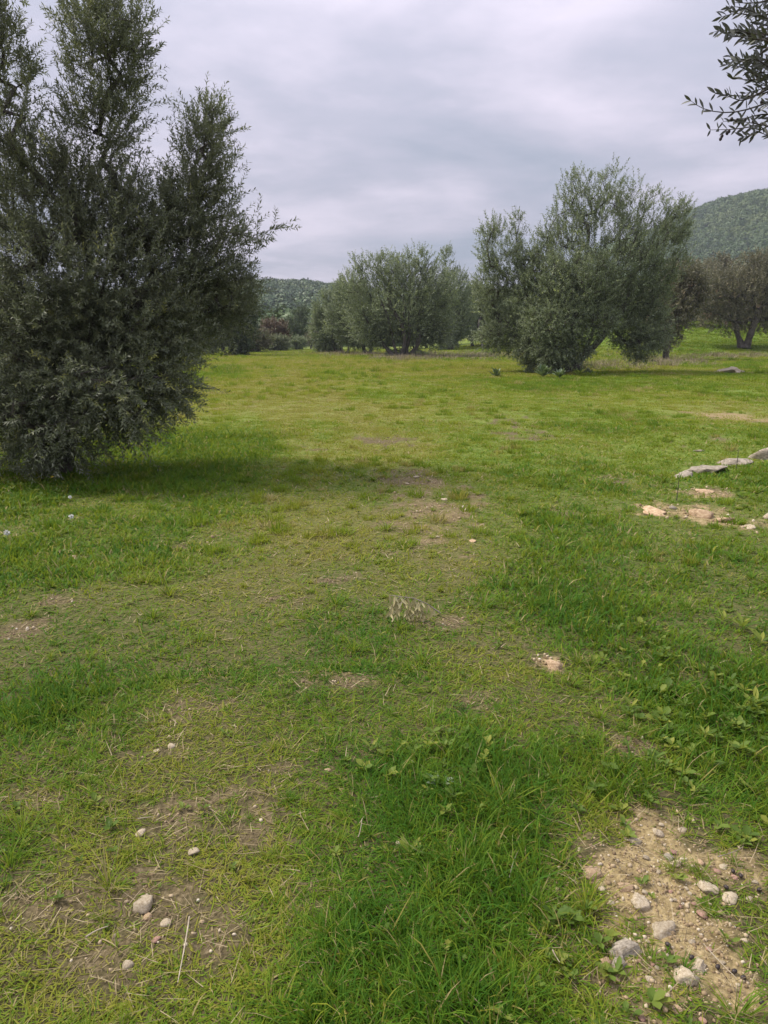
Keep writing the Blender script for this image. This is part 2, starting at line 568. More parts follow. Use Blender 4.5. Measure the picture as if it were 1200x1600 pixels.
# ------------------------------------------------------------------ ground sheet
def axis(n, a, lo, hi, c):
    u = np.linspace(math.asinh((lo - c) / a), math.asinh((hi - c) / a), n)
    return c + a * np.sinh(u)


gx = axis(340, 1.6, -900, 900, 0.2)
gy = axis(300, 1.6, -150, 900, 2.6)
X, Y = np.meshgrid(gx, gy)
Z = terrain(X, Y)
bare, lush, dry = fields(X.ravel(), Y.ravel())
sand = sand_at(X.ravel(), Y.ravel())
nx_, ny_ = len(gx), len(gy)
ii = (np.arange(ny_ - 1)[:, None] * nx_ + np.arange(nx_ - 1)[None, :]).ravel()
F = np.stack([ii, ii + 1, ii + nx_ + 1, ii + nx_], 1)
me = fast_mesh('ground', np.stack([X.ravel(), Y.ravel(), Z.ravel()], 1), [F],
               {'bare': ('POINT', bare), 'lush': ('POINT', lush), 'dry': ('POINT', dry), 'sand': ('POINT', sand)}, smooth=True)
tag(link('ground', me, GROUND), 'gently rolling mown meadow ground running back to wooded hills', None, None, 'structure')


# ------------------------------------------------------------------ grass
def blades(x, y, z, h, w, yaw, lean, curl, lev):
    """curved tapering blades, lev segments below the tip"""
    n = len(x)
    d = np.stack([np.cos(yaw), np.sin(yaw), np.zeros(n)], 1)
    fy = yaw + math.pi / 2 + rng.normal(0, 0.5, n)
    s = np.stack([np.cos(fy), np.sin(fy), np.zeros(n)], 1)
    B = np.stack([x, y, z - 0.004], 1)
    rows = []
    p = B.copy()
    ang = lean.copy()
    seg = h / (lev + 1)
    for i in range(lev + 1):
        ww = w * (1.0 - 0.22 * i) * 0.5
        rows.append(p - s * ww[:, None])
        rows.append(p + s * ww[:, None])
        p = p + (d * np.sin(ang)[:, None] + np.array([[0, 0, 1.0]]) * np.cos(ang)[:, None]) * seg[:, None]
        ang = np.minimum(ang + curl, 1.95)
    rows.append(p)
    k = len(rows)
    V = np.stack(rows, 1).reshape(-1, 3)
    i0 = np.arange(n)[:, None] * k
    fs = []
    for i in range(lev):
        fs.append(np.concatenate([i0 + 2 * i, i0 + 2 * i + 1, i0 + 2 * i + 3, i0 + 2 * i + 2], 1))
    quads = np.concatenate(fs, 0)
    tri = np.concatenate([i0 + 2 * lev, i0 + 2 * lev + 1, i0 + 2 * lev + 2], 1)
    return V, quads, tri


def keep_above(V):
    g = terrain(V[:, 0], V[:, 1]) + 0.002
    V[:, 2] = np.maximum(V[:, 2], g)
    return V


def sample(n, r0, r1, p, half=math.radians(40)):
    """points in a forward sector, density falling as r^-p"""
    u = rng.random(n)
    e = 2 - p
    r = (r0 ** e + u * (r1 ** e - r0 ** e)) ** (1 / e) if abs(e) > 1e-3 else r0 * (r1 / r0) ** u
    a = rng.uniform(-half, half, n)
    return r * np.sin(a), r * np.cos(a)


def grass_patch(name, n, r0, r1, p, lev, wmul, label):
    x, y = sample(n, r0, r1, p)
    bare, lush, dry = fields(x, y)
    # tufts: clump the blades around seeds
    tn = fbm(x * 9, y * 9, 77, 2)
    sandy = sand_at(x, y)
    keep = rng.random(n) < np.clip((1 - (0.72 + 0.26 * sandy) * sstep(0.2, 0.85, bare + (tn - 0.5) * 1.1)) * (0.62 + 0.6 * lush), 0.0, 1)
    x, y, lush, dry, bare, tn = [a[keep] for a in (x, y, lush, dry, bare, tn)]
    n = len(x)
    r = np.hypot(x, y)
    h = (0.039 + 0.032 * np.clip(lush, 0, 1.2) ** 1.3) * rng.uniform(0.55, 1.45, n) * (0.75 + 0.6 * tn) * (1 - 0.45 * bare)
    longb = rng.random(n) < 0.05 + 0.10 * lush * (r < 3)
    h = np.where(longb, h * rng.uniform(1.3, 2.1, n), h)
    w = (0.0028 + 0.0040 * rng.random(n) ** 1.5 + 0.0016 * np.clip(lush, 0, 1)) * wmul * np.clip(r / 3.0, 0.85, 9)
    # neighbouring blades lean together
    flow = fbm(x * 2.7 + 9, y * 2.7, 91, 3) * 12.0 + fbm(x * 11, y * 11, 92, 2) * 7
    yaw = flow + rng.normal(0, 1.5, n)
    lean = np.abs(rng.normal(0.55 + 0.45 * (1 - np.clip(lush, 0, 1)), 0.38, n))
    curl = np.abs(rng.normal(0.42, 0.22, n)) * (3.0 / (lev + 1)) * 0.8
    z = terrain(x, y)
    V, q, t_ = blades(x, y, z, h, w, yaw, lean, curl, lev)
    V = keep_above(V)
    tn2 = fbm(x * 5.5, y * 4, 133, 3)
    tint = np.clip(0.36 + (dry - 0.35) * 0.42 - lush * 0.2 + (tn2 - .5) * .55 + rng.normal(0, 0.15, n), 0, 0.78)
    dead = rng.random(n) < np.clip(0.06 + 0.13 * dry + 0.35 * bare - .03 * lush, .02, 1)
    h = np.where(dead, h * .7, h)
    tint = np.where(dead, rng.uniform(0.72, 1.0, n), tint)
    k = 2 * (lev + 1) + 1
    me = fast_mesh(name, V, [q, t_], {'tint': ('POINT', np.repeat(tint, k))})
    return tag(link(name, me, GRASS), label, 'grass', None, 'stuff')


grass_patch('grass', 125000, 1.05, 3.4, 1.15, 2, 1.0, 'short matted green and straw flecked grass filling the foreground')
grass_patch('grass', 205000, 3.3, 14.0, 1.35, 1, 1.08, 'shorter mown grass of the meadow behind the foreground')

# tussocks: blades fanning out of one root
n = 520
x, y = sample(n, 1.15, 9.0, 1.25)
bare, lush, dry = fields(x, y)
big = rng.random(n) < (0.15 + 0.5 * np.clip(lush, 0, 1)) * (1 - bare)
m = 38
sc_ = np.repeat(np.where(big, rng.uniform(.7, 1.25, n), rng.uniform(.3, .55, n)), m)
rr_ = np.repeat(np.hypot(x, y), m)
a = rng.uniform(0, 2 * math.pi, n * m)
q_ = rng.random(n * m)
bx_ = np.repeat(x, m) + np.cos(a) * q_ * .035 * sc_
by_ = np.repeat(y, m) + np.sin(a) * q_ * .035 * sc_
V, q, t_ = blades(bx_, by_, terrain(bx_, by_), 0.125 * sc_ * rng.uniform(.5, 1.2, n * m), 0.0042 * np.sqrt(sc_) * rng.uniform(.7, 1.3, n * m) * np.clip(rr_ / 3, .85, 3), a + rng.normal(0, .3, n * m),
                  0.25 + 0.75 * q_ + rng.normal(0, .1, n * m), np.abs(rng.normal(.42, .15, n * m)), 2)
V = keep_above(V)
tn_ = np.clip(np.repeat(.32 + (dry - .3) * .4 + rng.normal(0, .12, n), m) + rng.normal(0, .1, n * m), 0, .8)
tn_ = np.where(rng.random(n * m) < .10, .9, tn_)
me = fast_mesh('grass_tussocks', V, [q, t_], {'tint': ('POINT', np.repeat(tn_, 7))})
tag(link('grass_tussocks', me, GRASS), 'loose tussocks of longer grass fanning out of the short turf', 'grass', None, 'stuff')

# far tufts, instanced
HID = bpy.data.collections.new('tuft_sources')


def tuft_source(i, nb, rad, hgt, w, dryness, mat):
    n = nb
    a = rng.uniform(0, 2 * math.pi, n)
    rr = rad * np.sqrt(rng.random(n))
    x, y = rr * np.cos(a), rr * np.sin(a)
    V, q, t_ = blades(x, y, np.zeros(n), hgt * rng.uniform(0.5, 1.4, n), w * rng.uniform(0.7, 1.3, n), a + rng.normal(0, 0.9, n),
                      np.abs(rng.normal(0.4, 0.25, n)), np.abs(rng.normal(0.4, 0.2, n)), 1)
    me = fast_mesh('tuft_source', V, [q, t_])
    me.materials.append(mat)
    o = bpy.data.objects.new('tuft_source_%d' % i, me)
    return o


def scatter(name, P, rot, scl, idx, tint, coll, label, cat=None):
    me = bpy.data.meshes.new(name)
    me.vertices.add(len(P))
    me.vertices.foreach_set('co', np.asarray(P, np.float32).ravel())
    for k, typ, v, f in (('rot', 'FLOAT_VECTOR', rot, 'vector'), ('scl', 'FLOAT_VECTOR', scl, 'vector'), ('tint', 'FLOAT', tint, 'value'), ('idx', 'INT', idx, 'value')):
        a = me.attributes.new(k, typ, 'POINT')
        a.data.foreach_set(f, np.asarray(v, np.int32 if typ == 'INT' else np.float32).ravel())
    o = link(name, me, None)
    ng = bpy.data.node_groups.new(name + '_spread', 'GeometryNodeTree')
    ng.interface.new_socket('Geometry', in_out='INPUT', socket_type='NodeSocketGeometry')
    ng.interface.new_socket('Geometry', in_out='OUTPUT', socket_type='NodeSocketGeometry')
    gi, go = ng.nodes.new('NodeGroupInput'), ng.nodes.new('NodeGroupOutput')
    m2p = ng.nodes.new('GeometryNodeMeshToPoints')
    iop = ng.nodes.new('GeometryNodeInstanceOnPoints')
    ci = ng.nodes.new('GeometryNodeCollectionInfo')
    ci.inputs['Collection'].default_value = coll
    ci.inputs['Separate Children'].default_value = True
    ci.inputs['Reset Children'].default_value = True

    def na(k, typ):
        n = ng.nodes.new('GeometryNodeInputNamedAttribute')
        n.data_type = typ
        n.inputs['Name'].default_value = k
        return n.outputs[0]
    e2r = ng.nodes.new('FunctionNodeEulerToRotation')
    ng.links.new(na('rot', 'FLOAT_VECTOR'), e2r.inputs[0])
    ng.links.new(gi.outputs[0], m2p.inputs['Mesh'])
    ng.links.new(m2p.outputs[0], iop.inputs['Points'])
    ng.links.new(ci.outputs[0], iop.inputs['Instance'])
    iop.inputs['Pick Instance'].default_value = True
    ng.links.new(na('idx', 'INT'), iop.inputs['Instance Index'])
    ng.links.new(e2r.outputs[0], iop.inputs['Rotation'])
    ng.links.new(na('scl', 'FLOAT_VECTOR'), iop.inputs['Scale'])
    ng.links.new(iop.outputs[0], go.inputs[0])
    md = o.modifiers.new('spread', 'NODES')
    md.node_group = ng
    return tag(o, label, cat, None, 'stuff')


for i in range(6):
    HID.objects.link(tuft_source(i, 34, 0.15, 0.055, 0.0085, 0, GRASS_I))
n = 84000
x, y = sample(n, 5.0, 85.0, 1.25, math.radians(36))
bare, lush, dry = fields(x, y)
keep = (rng.random(n) > bare * 0.9) & (rng.random(n) < 0.04 + 0.96 * sstep(5.0, 13.5, np.hypot(x, y) + 3 * (fbm(x, y, 401, 3) - .5)))
x, y, lush, dry = x[keep], y[keep], lush[keep], dry[keep]
n = len(x)
r = np.hypot(x, y)
s = np.clip(r / 16, 0.8, 3.0) * rng.uniform(0.6, 1.25, n)
hz = (0.62 + 0.75 * lush) * rng.uniform(.6, 1.7, n) * np.clip(r / 25, 0.6, 1.7)
scatter('meadow_grass', np.stack([x, y, terrain(x, y)], 1), np.stack([np.zeros(n), np.zeros(n), rng.uniform(0, 6.28, n)], 1),
        np.stack([s, s, hz], 1), rng.integers(0, 6, n), np.where(rng.random(n) < .10 + .25 * dry, rng.uniform(.78, 1.0, n), np.clip(0.46 + (dry - 0.3) * 0.5 - lush * 0.3 + rng.normal(0, 0.15, n), 0.0, 0.8)),
        HID, 'distant yellowish green meadow grass running back to the trees', 'grass')

TC = bpy.data.collections.new('clump_sources')
for i in range(4):
    TC.objects.link(tuft_source(20 + i, 60, 0.10, 0.13, 0.011, 0, GRASS_I))
n = 3600
x, y = sample(n, 5.5, 60.0, 1.25, math.radians(36))
bare, lush, dry = fields(x, y)
kk = fbm(x * .5, y * .4, 501, 3)
keep = (rng.random(n) < sstep(.35, .65, kk)) & (rng.random(n) > bare * .7)
x, y, lush, dry = x[keep], y[keep], lush[keep], dry[keep]
n = len(x)
s = rng.uniform(.45, 1.25, n) * np.clip(np.hypot(x, y) / 18, .7, 1.8)
scatter('rough_grass_clumps', np.stack([x, y, terrain(x, y)], 1), np.stack([np.zeros(n), np.zeros(n), rng.uniform(0, 6.28, n)], 1), np.stack([s, s, s * rng.uniform(.5, .95, n)], 1), rng.integers(0, 4, n),
        np.where(rng.random(n) < .16, rng.uniform(.75, .95, n), np.clip(.16 + .35 * dry + rng.normal(0, .13, n), 0, .6)), TC, 'coarser dark and straw coloured grass clumps dotted over the meadow', 'grass')
DC = bpy.data.collections.new('dry_weed_sources')
for i in range(3):
    DC.objects.link(tuft_source(10 + i, 26, 0.3, 0.30, 0.014, 0, STRAW_I))
pts = []
for px, py, rx, ry, m_ in ((730, 556, 130, 5, 420), (1040, 566, 60, 6, 160), (640, 560, 60, 3, 120), (540, 553, 60, 3, 100), (930, 572, 90, 6, 160), (1150, 555, 80, 5, 120)):
    for _ in range(m_):
        g = G(px + rng.normal(0, rx * .6), py + rng.normal(0, ry * .6))
        pts.append(g)
pts = np.array(pts)
n = len(pts)
s = rng.uniform(.6, 1.1, n)
scatter('dry_weeds', pts, np.stack([np.zeros(n), np.zeros(n), rng.uniform(0, 6.28, n)], 1), np.stack([s, s, s], 1), rng.integers(0, 3, n), rng.random(n), DC,
        'tall faded weeds standing in pale bands under the distant olives', 'weeds')

# dry straw lying flat
n = 20000
x, y = sample(n, 1.05, 9.0, 1.3)
bare, lush, dry = fields(x, y)
keep = rng.random(n) < np.clip(0.08 + 0.9 * bare + 0.25 * dry - 0.3 * lush, 0.03, 1)
x, y = x[keep], y[keep]
n = len(x)
r = np.hypot(x, y)
a = rng.uniform(0, 6.28, n)
V, q, t_ = blades(x, y, terrain(x, y) + 0.008 + rng.uniform(0, 0.014, n), rng.uniform(0.03, 0.11, n), 0.0024 * np.clip(r / 2.2, 0.8, 4),
                  a, rng.uniform(1.35, 1.6, n), rng.normal(0, 0.12, n), 1)
V = keep_above(V)
me = fast_mesh('dry_straw', V, [q, t_], {'tint': ('POINT', np.repeat(rng.random(n), 5))})
tag(link('dry_straw', me, STRAW), 'loose dry straw and dead stems lying over the worn patches', 'straw', None, 'stuff')

# broad leaved low weeds
def leaf_shapes(B, d, n_, L, Wd):
    s = unit(np.cross(d, n_))
    n_ = np.cross(s, d)
    L, Wd = L[:, None], Wd[:, None]
    pts = [B, B + d * L * .3 + s * Wd * .38 + n_ * L * .10, B + d * L * .68 + s * Wd * .5 + n_ * L * .12, B + d * L + n_ * L * 0.02,
           B + d * L * .68 - s * Wd * .5 + n_ * L * .12, B + d * L * .3 - s * Wd * .38 + n_ * L * .10]
    V = np.stack(pts, 1).reshape(-1, 3)
    i = np.arange(len(B))[:, None] * 6
    F = np.concatenate([np.concatenate([i, i + 1, i + 2, i + 3], 1), np.concatenate([i, i + 3, i + 4, i + 5], 1)], 0)
    return V, F


n = 5200
x, y = sample(n, 1.1, 9.0, 1.1)
bare, lush, dry = fields(x, y)
wl = blobs(x, y, conv([(1130, 1150, 150, 190, 1), (1150, 760, 110, 60, .8), (300, 1340, 200, 100, .12), (60, 762, 120, 36, 1.3), (700, 1200, 150, 60, .5), (1100, 1560, 160, 60, 0.45),
                       (60, 1350, 120, 70, .2), (880, 1480, 60, 90, .6), (980, 1240, 90, 70, .5)]), 0.6, 45)
keep = rng.random(n) < (0.10 + 0.9 * wl) * (1 - 0.8 * bare)
x, y, lush, wl = x[keep], y[keep], lush[keep], wl[keep]
m = 7
n = len(x)
sz = rng.uniform(0.010, 0.026, n) * (1 + 0.7 * wl)
X7 = np.repeat(x, m) + rng.normal(0, 0.004, n * m)
Y7 = np.repeat(y, m) + rng.normal(0, 0.004, n * m)
a = (np.arange(n * m) % m) * 2 * math.pi / m * 1.35 + np.repeat(rng.uniform(0, 6, n), m) + rng.normal(0, 0.25, n * m)
el = rng.uniform(0.15, 0.75, n * m)
d = np.stack([np.cos(a) * np.cos(el), np.sin(a) * np.cos(el), np.sin(el)], 1)
Bz = terrain(X7, Y7) + np.repeat(0.01 + 0.03 * np.clip(lush, 0, 1), m) * rng.uniform(0.5, 1.2, n * m)
L = np.repeat(sz, m) * rng.uniform(0.7, 1.4, n * m)
V, F = leaf_shapes(np.stack([X7, Y7, Bz], 1), d, np.tile([[0, 0, 1.0]], (n * m, 1)) + rng.normal(0, .15, (n * m, 3)), L, L * rng.uniform(0.35, 0.65, n * m))
me = fast_mesh('low_weeds', V, [F], {'tint': ('POINT', np.repeat(np.clip(np.repeat(rng.random(n), m) * .8 + rng.normal(0.1, .15, n * m), 0, 1), 6))})
tag(link('low_weeds', me, WEED_LEAF), 'small broad leaved weeds and clover growing through the grass', 'weeds', None, 'stuff')


# ------------------------------------------------------------------ trees
def ellip(lobe, n):
    c, r = lobe
    v = unit(rng.normal(size=(n, 3)))
    q = rng.random(n) ** 0.42
    return c + v * q[:, None] * r, v


def grow(start_nodes, hubs, step):
    """join every hub to the nearest grown node; returns positions, parents"""
    P = [np.array(p, float) for p, _ in start_nodes]
    par = [q for _, q in start_nodes]
    base = P[0]
    order = np.argsort(np.linalg.norm(hubs - base, axis=1) + rng.normal(0, 0.15, len(hubs)))
    buf = np.zeros((len(P) + len(hubs) * 14, 3))
    buf[:len(P)] = P
    cnt = len(P)
    for hi in order:
        h = hubs[hi]
        dv = buf[1:cnt] - h
        # prefer nodes lying below / inwards
        cost = np.sqrt((dv ** 2).sum(1)) + 0.35 * np.maximum(dv[:, 2], 0)
        j = int(np.argmin(cost)) + 1
        a = buf[j].copy()
        L = np.linalg.norm(h - a)
        k = int(min(max(1, round(L / step)), 12))
        bend = rng.normal(0, 0.10 * L, 3)
        bend[2] -= 0.06 * L
        prev = j
        for q in range(1, k + 1):
            f = q / k
            p = a * (1 - f) + h * f + bend * math.sin(math.pi * f)
            buf[cnt] = p
            par.append(prev)
            prev = cnt
            cnt += 1
    return buf[:cnt].copy(), np.array(par)


def stem_path(a, b, k, wob):
    a, b = np.array(a, float), np.array(b, float)
    pts = [a]
    L = np.linalg.norm(b - a)
    o1 = rng.normal(0, wob * L, 3)
    o1[2] = 0
    o2 = rng.normal(0, wob * 0.5 * L, 3)
    o2[2] = 0
    for i in range(1, k + 1):
        f = i / k
        pts.append(a * (1 - f) + b * f + o1 * math.sin(math.pi * f) + o2 * math.sin(2 * math.pi * f))
    return pts


def tree(name, base, lobes, stems, n_hub, n_shoot, per, leaf_len, shoot_len, mats, label, cat, group=None, r_tip=0.006, up=0.6,
         leaf_w=0.2, trunk_gain=0.47, tint_bias=0.0, skirt=0.0, droop=0.0):
    global rng
    base = np.array(base, float)
    rng = np.random.default_rng(int(abs(base[0]) * 100 + base[1] * 10))
    root = bpy.data.objects.new(name, None)
    COL.objects.link(root)
    root.location = base
    root.empty_display_size = 0.3
    tag(root, label, cat, group)
    C = np.array([l[0] for l in lobes])
    R = np.array([l[1] for l in lobes])
    Wt = np.array([l[2] for l in lobes]) * (R.prod(1)) ** (0.72)
    zl = C[:, 2] - base[2]
    Wt = Wt * (1 + 0.7 * (1 - sstep(0.15, 0.55, zl / zl.max())))
    Wt = Wt / Wt.sum()
    # hubs
    ch = rng.choice(len(lobes), n_hub, p=Wt)
    v = unit(rng.normal(size=(n_hub, 3)))
    hubs = C[ch] + v * (rng.random(n_hub) ** 0.5 * 0.8)[:, None] * R[ch]
    start = [(base + np.array([0, 0, -0.12]), -1)]
    tops = []
    for (bx, by, tp) in stems:
        b0 = base + np.array([bx * .8, by, -0.02])
        L = np.linalg.norm(np.array(tp) - b0)
        pts = stem_path(b0, tp, max(4, int(L / 0.35)), 0.07)
        for i, p in enumerate(pts):
            start.append((p, (len(start) - 1) if i else 0))
        tops.append(len(start) - 1)
    P, par = grow(start, hubs, 0.28 * shoot_len / 0.5)
    n = len(P)
    # shoots
    ch = rng.choice(len(lobes), n_shoot, p=Wt)
    v = unit(rng.normal(size=(n_shoot, 3)))
    q = rng.random(n_shoot) ** 0.40
    # knots of growth: shoots gather round the hubs, leaving gaps between
    sb = C[ch] + v * q[:, None] * R[ch]
    hsub = P[len(start):] if n > len(start) + 5 else P
    att = np.zeros(n_shoot, int)
    for s0 in range(0, n_shoot, 400):
        dd = ((sb[s0:s0 + 400, None, :] - hsub[None, :, :]) ** 2).sum(2)
        att[s0:s0 + 400] = dd.argmin(1)
    hp = hsub[att]
    att = att + (len(start) if n > len(start) + 5 else 0)
    sb = hp + (sb - hp) * rng.uniform(0.5, 1.0, (n_shoot, 1))
    sb[:, 2] -= 0.22 * shoot_len
    ctr = (C * Wt[:, None]).sum(0)
    out = unit(unit(sb - C[ch]) * 0.6 + unit(sb - ctr) * 0.5)
    upv = np.zeros((n_shoot, 3))
    lowf = sstep(ctr[2], base[2] + 0.4, sb[:, 2])
    upv[:, 2] = up * (1 - lowf * 1.1) - droop * lowf
    sd = unit(out * 0.75 + upv + rng.normal(0, 0.38, (n_shoot, 3)))
    sl = shoot_len * rng.uniform(0.5, 1.35, n_shoot)
    se = sb + sd * sl[:, None]
    gz = terrain(se[:, 0], se[:, 1]) + 0.05
    se[:, 2] = np.maximum(se[:, 2], gz)
    sd = unit(se - sb)
    # weights for branch thickness
    cnt = np.ones(n) * 0.3
    np.add.at(cnt, att, 1.0)
    for i in range(n - 1, -1, -1):
        if par[i] >= 0:
            cnt[par[i]] += cnt[i]
    rad = r_tip * cnt ** trunk_gain
    idx = np.array([i for i in range(n) if par[i] >= 0])
    dirs = np.zeros((n, 3))
    dirs[idx] = unit(P[idx] - P[par[idx]])
    for i in range(n):
        if par[i] < 0:
            dirs[i] = dirs[i + 1] if i + 1 < n else (0, 0, 1)
    main = idx < len(start)
    isr = np.zeros(n, bool)
    # first nodes flare out at the ground
    for k in range(len(start)):
        g = P[k][2] - base[2]
        rad[k] *= 1 + 0.8 * max(0, 1 - g / 0.35) + 0.12 * rng.normal()
    tm = idx[main]
    r0 = rad[par[tm]]
    V, F = prisms(P[par[tm]], P[tm], r0, rad[tm], 9, dirs[par[tm]])
    nzv = fbm(V[:, 0] * 6 + V[:, 2] * 3, V[:, 1] * 6 + V[:, 2] * 2, 5, 3)
    V = V + (nzv[:, None] - 0.5) * 0.05 * np.array([[1, 1, 0.0]])
    o = link('trunk', fast_mesh('trunk', V - base, [F], smooth=True), BARK, root)
    bi = idx[~main]
    rc = rad[bi]
    V, F = prisms(P[par[bi]], P[bi], np.minimum(rad[par[bi]], rc * 1.35), rc, 5 if base[1] < 40 else 3, dirs[par[bi]])
    e_ = 1 if base[1] < 40 else 8
    V2, F2 = prisms(hp[::e_], sb[::e_], np.full(len(hp[::e_]), r_tip * 1.1), np.full(len(hp[::e_]), r_tip * 0.9), 3)
    V3, F3 = prisms(sb[::e_], se[::e_], np.full(len(sb[::e_]), r_tip * 0.9), np.full(len(sb[::e_]), r_tip * 0.35), 3)
    Va = np.concatenate([V, V2, V3])
    Fa = np.concatenate([F, F2 + len(V), F3 + len(V) + len(V2)])
    o = link('branches', fast_mesh('branches', Va - base, [Fa], smooth=True), BARK, root)
    tag(o, None, None, None, 'stuff')
    # leaves
    m = per
    tt = (np.arange(m) + 0.5) / m
    tt = np.tile(tt, n_shoot) ** 0.8
    si = np.repeat(np.arange(n_shoot), m)
    bp = sb[si] + (se - sb)[si] * (tt * 1.02)[:, None]
    side = unit(np.cross(sd, rng.normal(size=(n_shoot, 3))))
    tor = np.tile(np.arange(m), n_shoot)
    s2 = np.cross(sd, side)
    ang = tor * 1.62 + (tor % 2) * math.pi + rng.normal(0, 0.35, len(tor))
    lat = side[si] * np.cos(ang)[:, None] + s2[si] * np.sin(ang)[:, None]
    ld = unit(sd[si] * 0.75 + lat * 0.85 + rng.normal(0, 0.18, (len(si), 3)))
    nrm = unit(sd[si] * 0.7 + np.array([[0, 0, 0.8]]) - lat * 0.2 + rng.normal(0, 0.45, (len(si), 3)))
    ll = leaf_len * rng.uniform(0.65, 1.2, len(si)) * (1 - 0.25 * tt)
    V, F = leaves(bp, ld, nrm, ll, ll * leaf_w * rng.uniform(0.8, 1.25, len(si)))
    tint = np.clip(np.repeat(rng.normal(0.45 + tint_bias, 0.17, n_shoot), m) + rng.normal(0, 0.15, len(si)), 0, 0.95)
    fresh = np.repeat(rng.random(n_shoot) < 0.012, m)
    tint = np.where(fresh, 1.0, tint)
    gz = terrain(V[:, 0], V[:, 1]) + 0.02
    V[:, 2] = np.maximum(V[:, 2], gz)
    o = link('crown', fast_mesh('crown', V - base, [F], {'tint': ('FACE', np.repeat(tint, 2))}), mats, root)
    tag(o, None, None, None, 'stuff')
    return root


def L_(Y0, *rows):
    """crown lobes: picture position, picture radii, depth offset (m), weight, depth radius factor"""
    out = []
    for row in rows:
        px, py, rx, ry = row[:4]
        dy = row[4] if len(row) > 4 else 0
        w = row[5] if len(row) > 5 else 1.0
        k = (Y0 + dy) / FPX
        c = A(px, py, Y0 + dy)
        out.append((c, np.array([rx * k, (row[6] if len(row) > 6 else (rx + ry) / 2 * k), ry * k]), w))
    return out


# the big near olive on the left
b0 = G(85, 738)
LY = b0[1] + 0.3
lob = L_(LY, (140, 440, 170, 110, 0, 1.3), (40, 520, 150, 100, -0.3, 1.3), (225, 520, 85, 80, -0.3, 1.3), (245, 590, 60, 50, -0.6, 1.1), (110, 600, 110, 60, -0.7, 1.2),
         (10, 620, 90, 60, -0.4, 1.2), (190, 650, 60, 30, -0.8, 0.6), (60, 690, 90, 32, -0.6, .6), (-60, 560, 90, 100, 0, .5), (70, 640, 110, 60, -1.0, .5), (190, 600, 80, 60, -1.0, .6), (-100, 420, 100, 110, 0, .35),
         (60, 330, 130, 90, 0.2, 1.5), (215, 345, 100, 80, 0.3, 1.6), (325, 400, 60, 60, 0.4, 1.5), (350, 465, 46, 40, 0.4, 1.7), (405, 352, 26, 9, 0.1, 1.6), (430, 342, 8, 6, .1, 1.5),
         (365, 368, 36, 16, 0.1, 1.3), (312, 240, 42, 60, 0.5, 2.0), (322, 185, 28, 28, 0.6, 1.3), (300, 315, 65, 45, 0.5, 1.6), (168, 105, 58, 80, 0.3, 1.5), (195, 50, 45, 50, 0.2, 1.5),
         (155, 200, 62, 50, 0.2, 1.3), (132, 30, 34, 45, 0.4, 1.2), (5, 80, 34, 90, 0.1, 1.7), (15, 210, 48, 65, -0.2, 1.1), (110, 262, 80, 40, 0, 0.9),
         (-80, 180, 60, 100, 0, 0.25), (130, -90, 90, 60, 0.3, 0.22), (-20, -60, 60, 70, 0, 0.25), (285, 480, 50, 80, 0.6, 1.1), (385, 425, 18, 16, 0.3, 0.9))
st = [(0, 0, A(150, 470, LY)), (-0.12, 0.1, A(20, 430, LY)), (0.1, -0.06, A(240, 430, LY + .3)), (0.02, 0.14, A(110, 300, LY + .2))]
tree('olive_tree', b0, lob, st, 520, 9600, 25, 0.068, 0.33, [DARK_LEAF],
     'huge dark olive tree filling the left edge, foliage hanging to the grass', 'tree', 'olive trees around the meadow', r_tip=0.0014, up=0.65, leaf_w=0.27, trunk_gain=0.5)

# the big olive on the right
b0 = G(880, 583)
RY = b0[1] + 0.5
lob = L_(RY, (945, 310, 60, 34, 0, .75), (900, 300, 34, 28, 0, .7), (1005, 320, 45, 26, .3, .75), (1055, 325, 22, 16, .5, 1.1), (958, 268, 18, 16, 0, .7), (906, 272, 18, 12, 0, .6), (995, 282, 16, 11, .2, .5),
         (935, 400, 90, 70, 0, 1.1), (1000, 395, 55, 70, .5, 1.2), (1045, 365, 28, 30, .5, 1), (880, 375, 32, 50, 0, .8), (850, 460, 55, 50, -.4, 1.2),
         (782, 400, 38, 40, .6, 1.7), (770, 358, 26, 20, .6, 1.3), (805, 340, 13, 14, .6, 1), (768, 455, 32, 40, .8, 1.8), (795, 505, 40, 30, .6, 1.8), (815, 430, 30, 40, .3, 1.4), (770, 525, 28, 18, .6, 1.2), (850, 520, 42, 34, -.3, 1.3),
         (940, 470, 66, 42, .3, 1.4), (1005, 470, 40, 50, .6, 2.0), (1000, 530, 28, 28, -.2, 2.6), (975, 515, 24, 20, 0, 1.6), (1025, 510, 22, 36, .2, 1.6), (862, 560, 40, 16, -.2, 2.2), (845, 572, 24, 10, -.6, 1.6), (903, 572, 28, 9, -.4, 1.4), (800, 540, 28, 12, .6, .9), (835, 540, 28, 22, -.4, 1.6),
         (838, 410, 34, 50, .2, 1.5), (870, 500, 50, 34, -1.6, 1.8), (925, 500, 44, 28, -1.2, 1.7), (900, 540, 26, 22, -1.3, 1.8), (868, 545, 34, 24, -1.6, 1.8), (1062, 400, 18, 30, .5, 1.0), (890, 440, 46, 50, -1.5, 1.3), (1060, 350, 24, 26, .4, 1.3), (1072, 318, 12, 10, .4, 1.2), (915, 335, 60, 30, 0, .8), (1035, 430, 26, 36, .7, 1.1), (915, 440, 50, 50, -1, 1))
st = [(0, 0, A(885, 470, RY)), (0.4, 0.2, A(940, 430, RY)), (-0.4, 0.1, A(820, 450, RY)), (0.2, -0.2, A(985, 455, RY + .5)), (-.2, .3, A(905, 390, RY))]
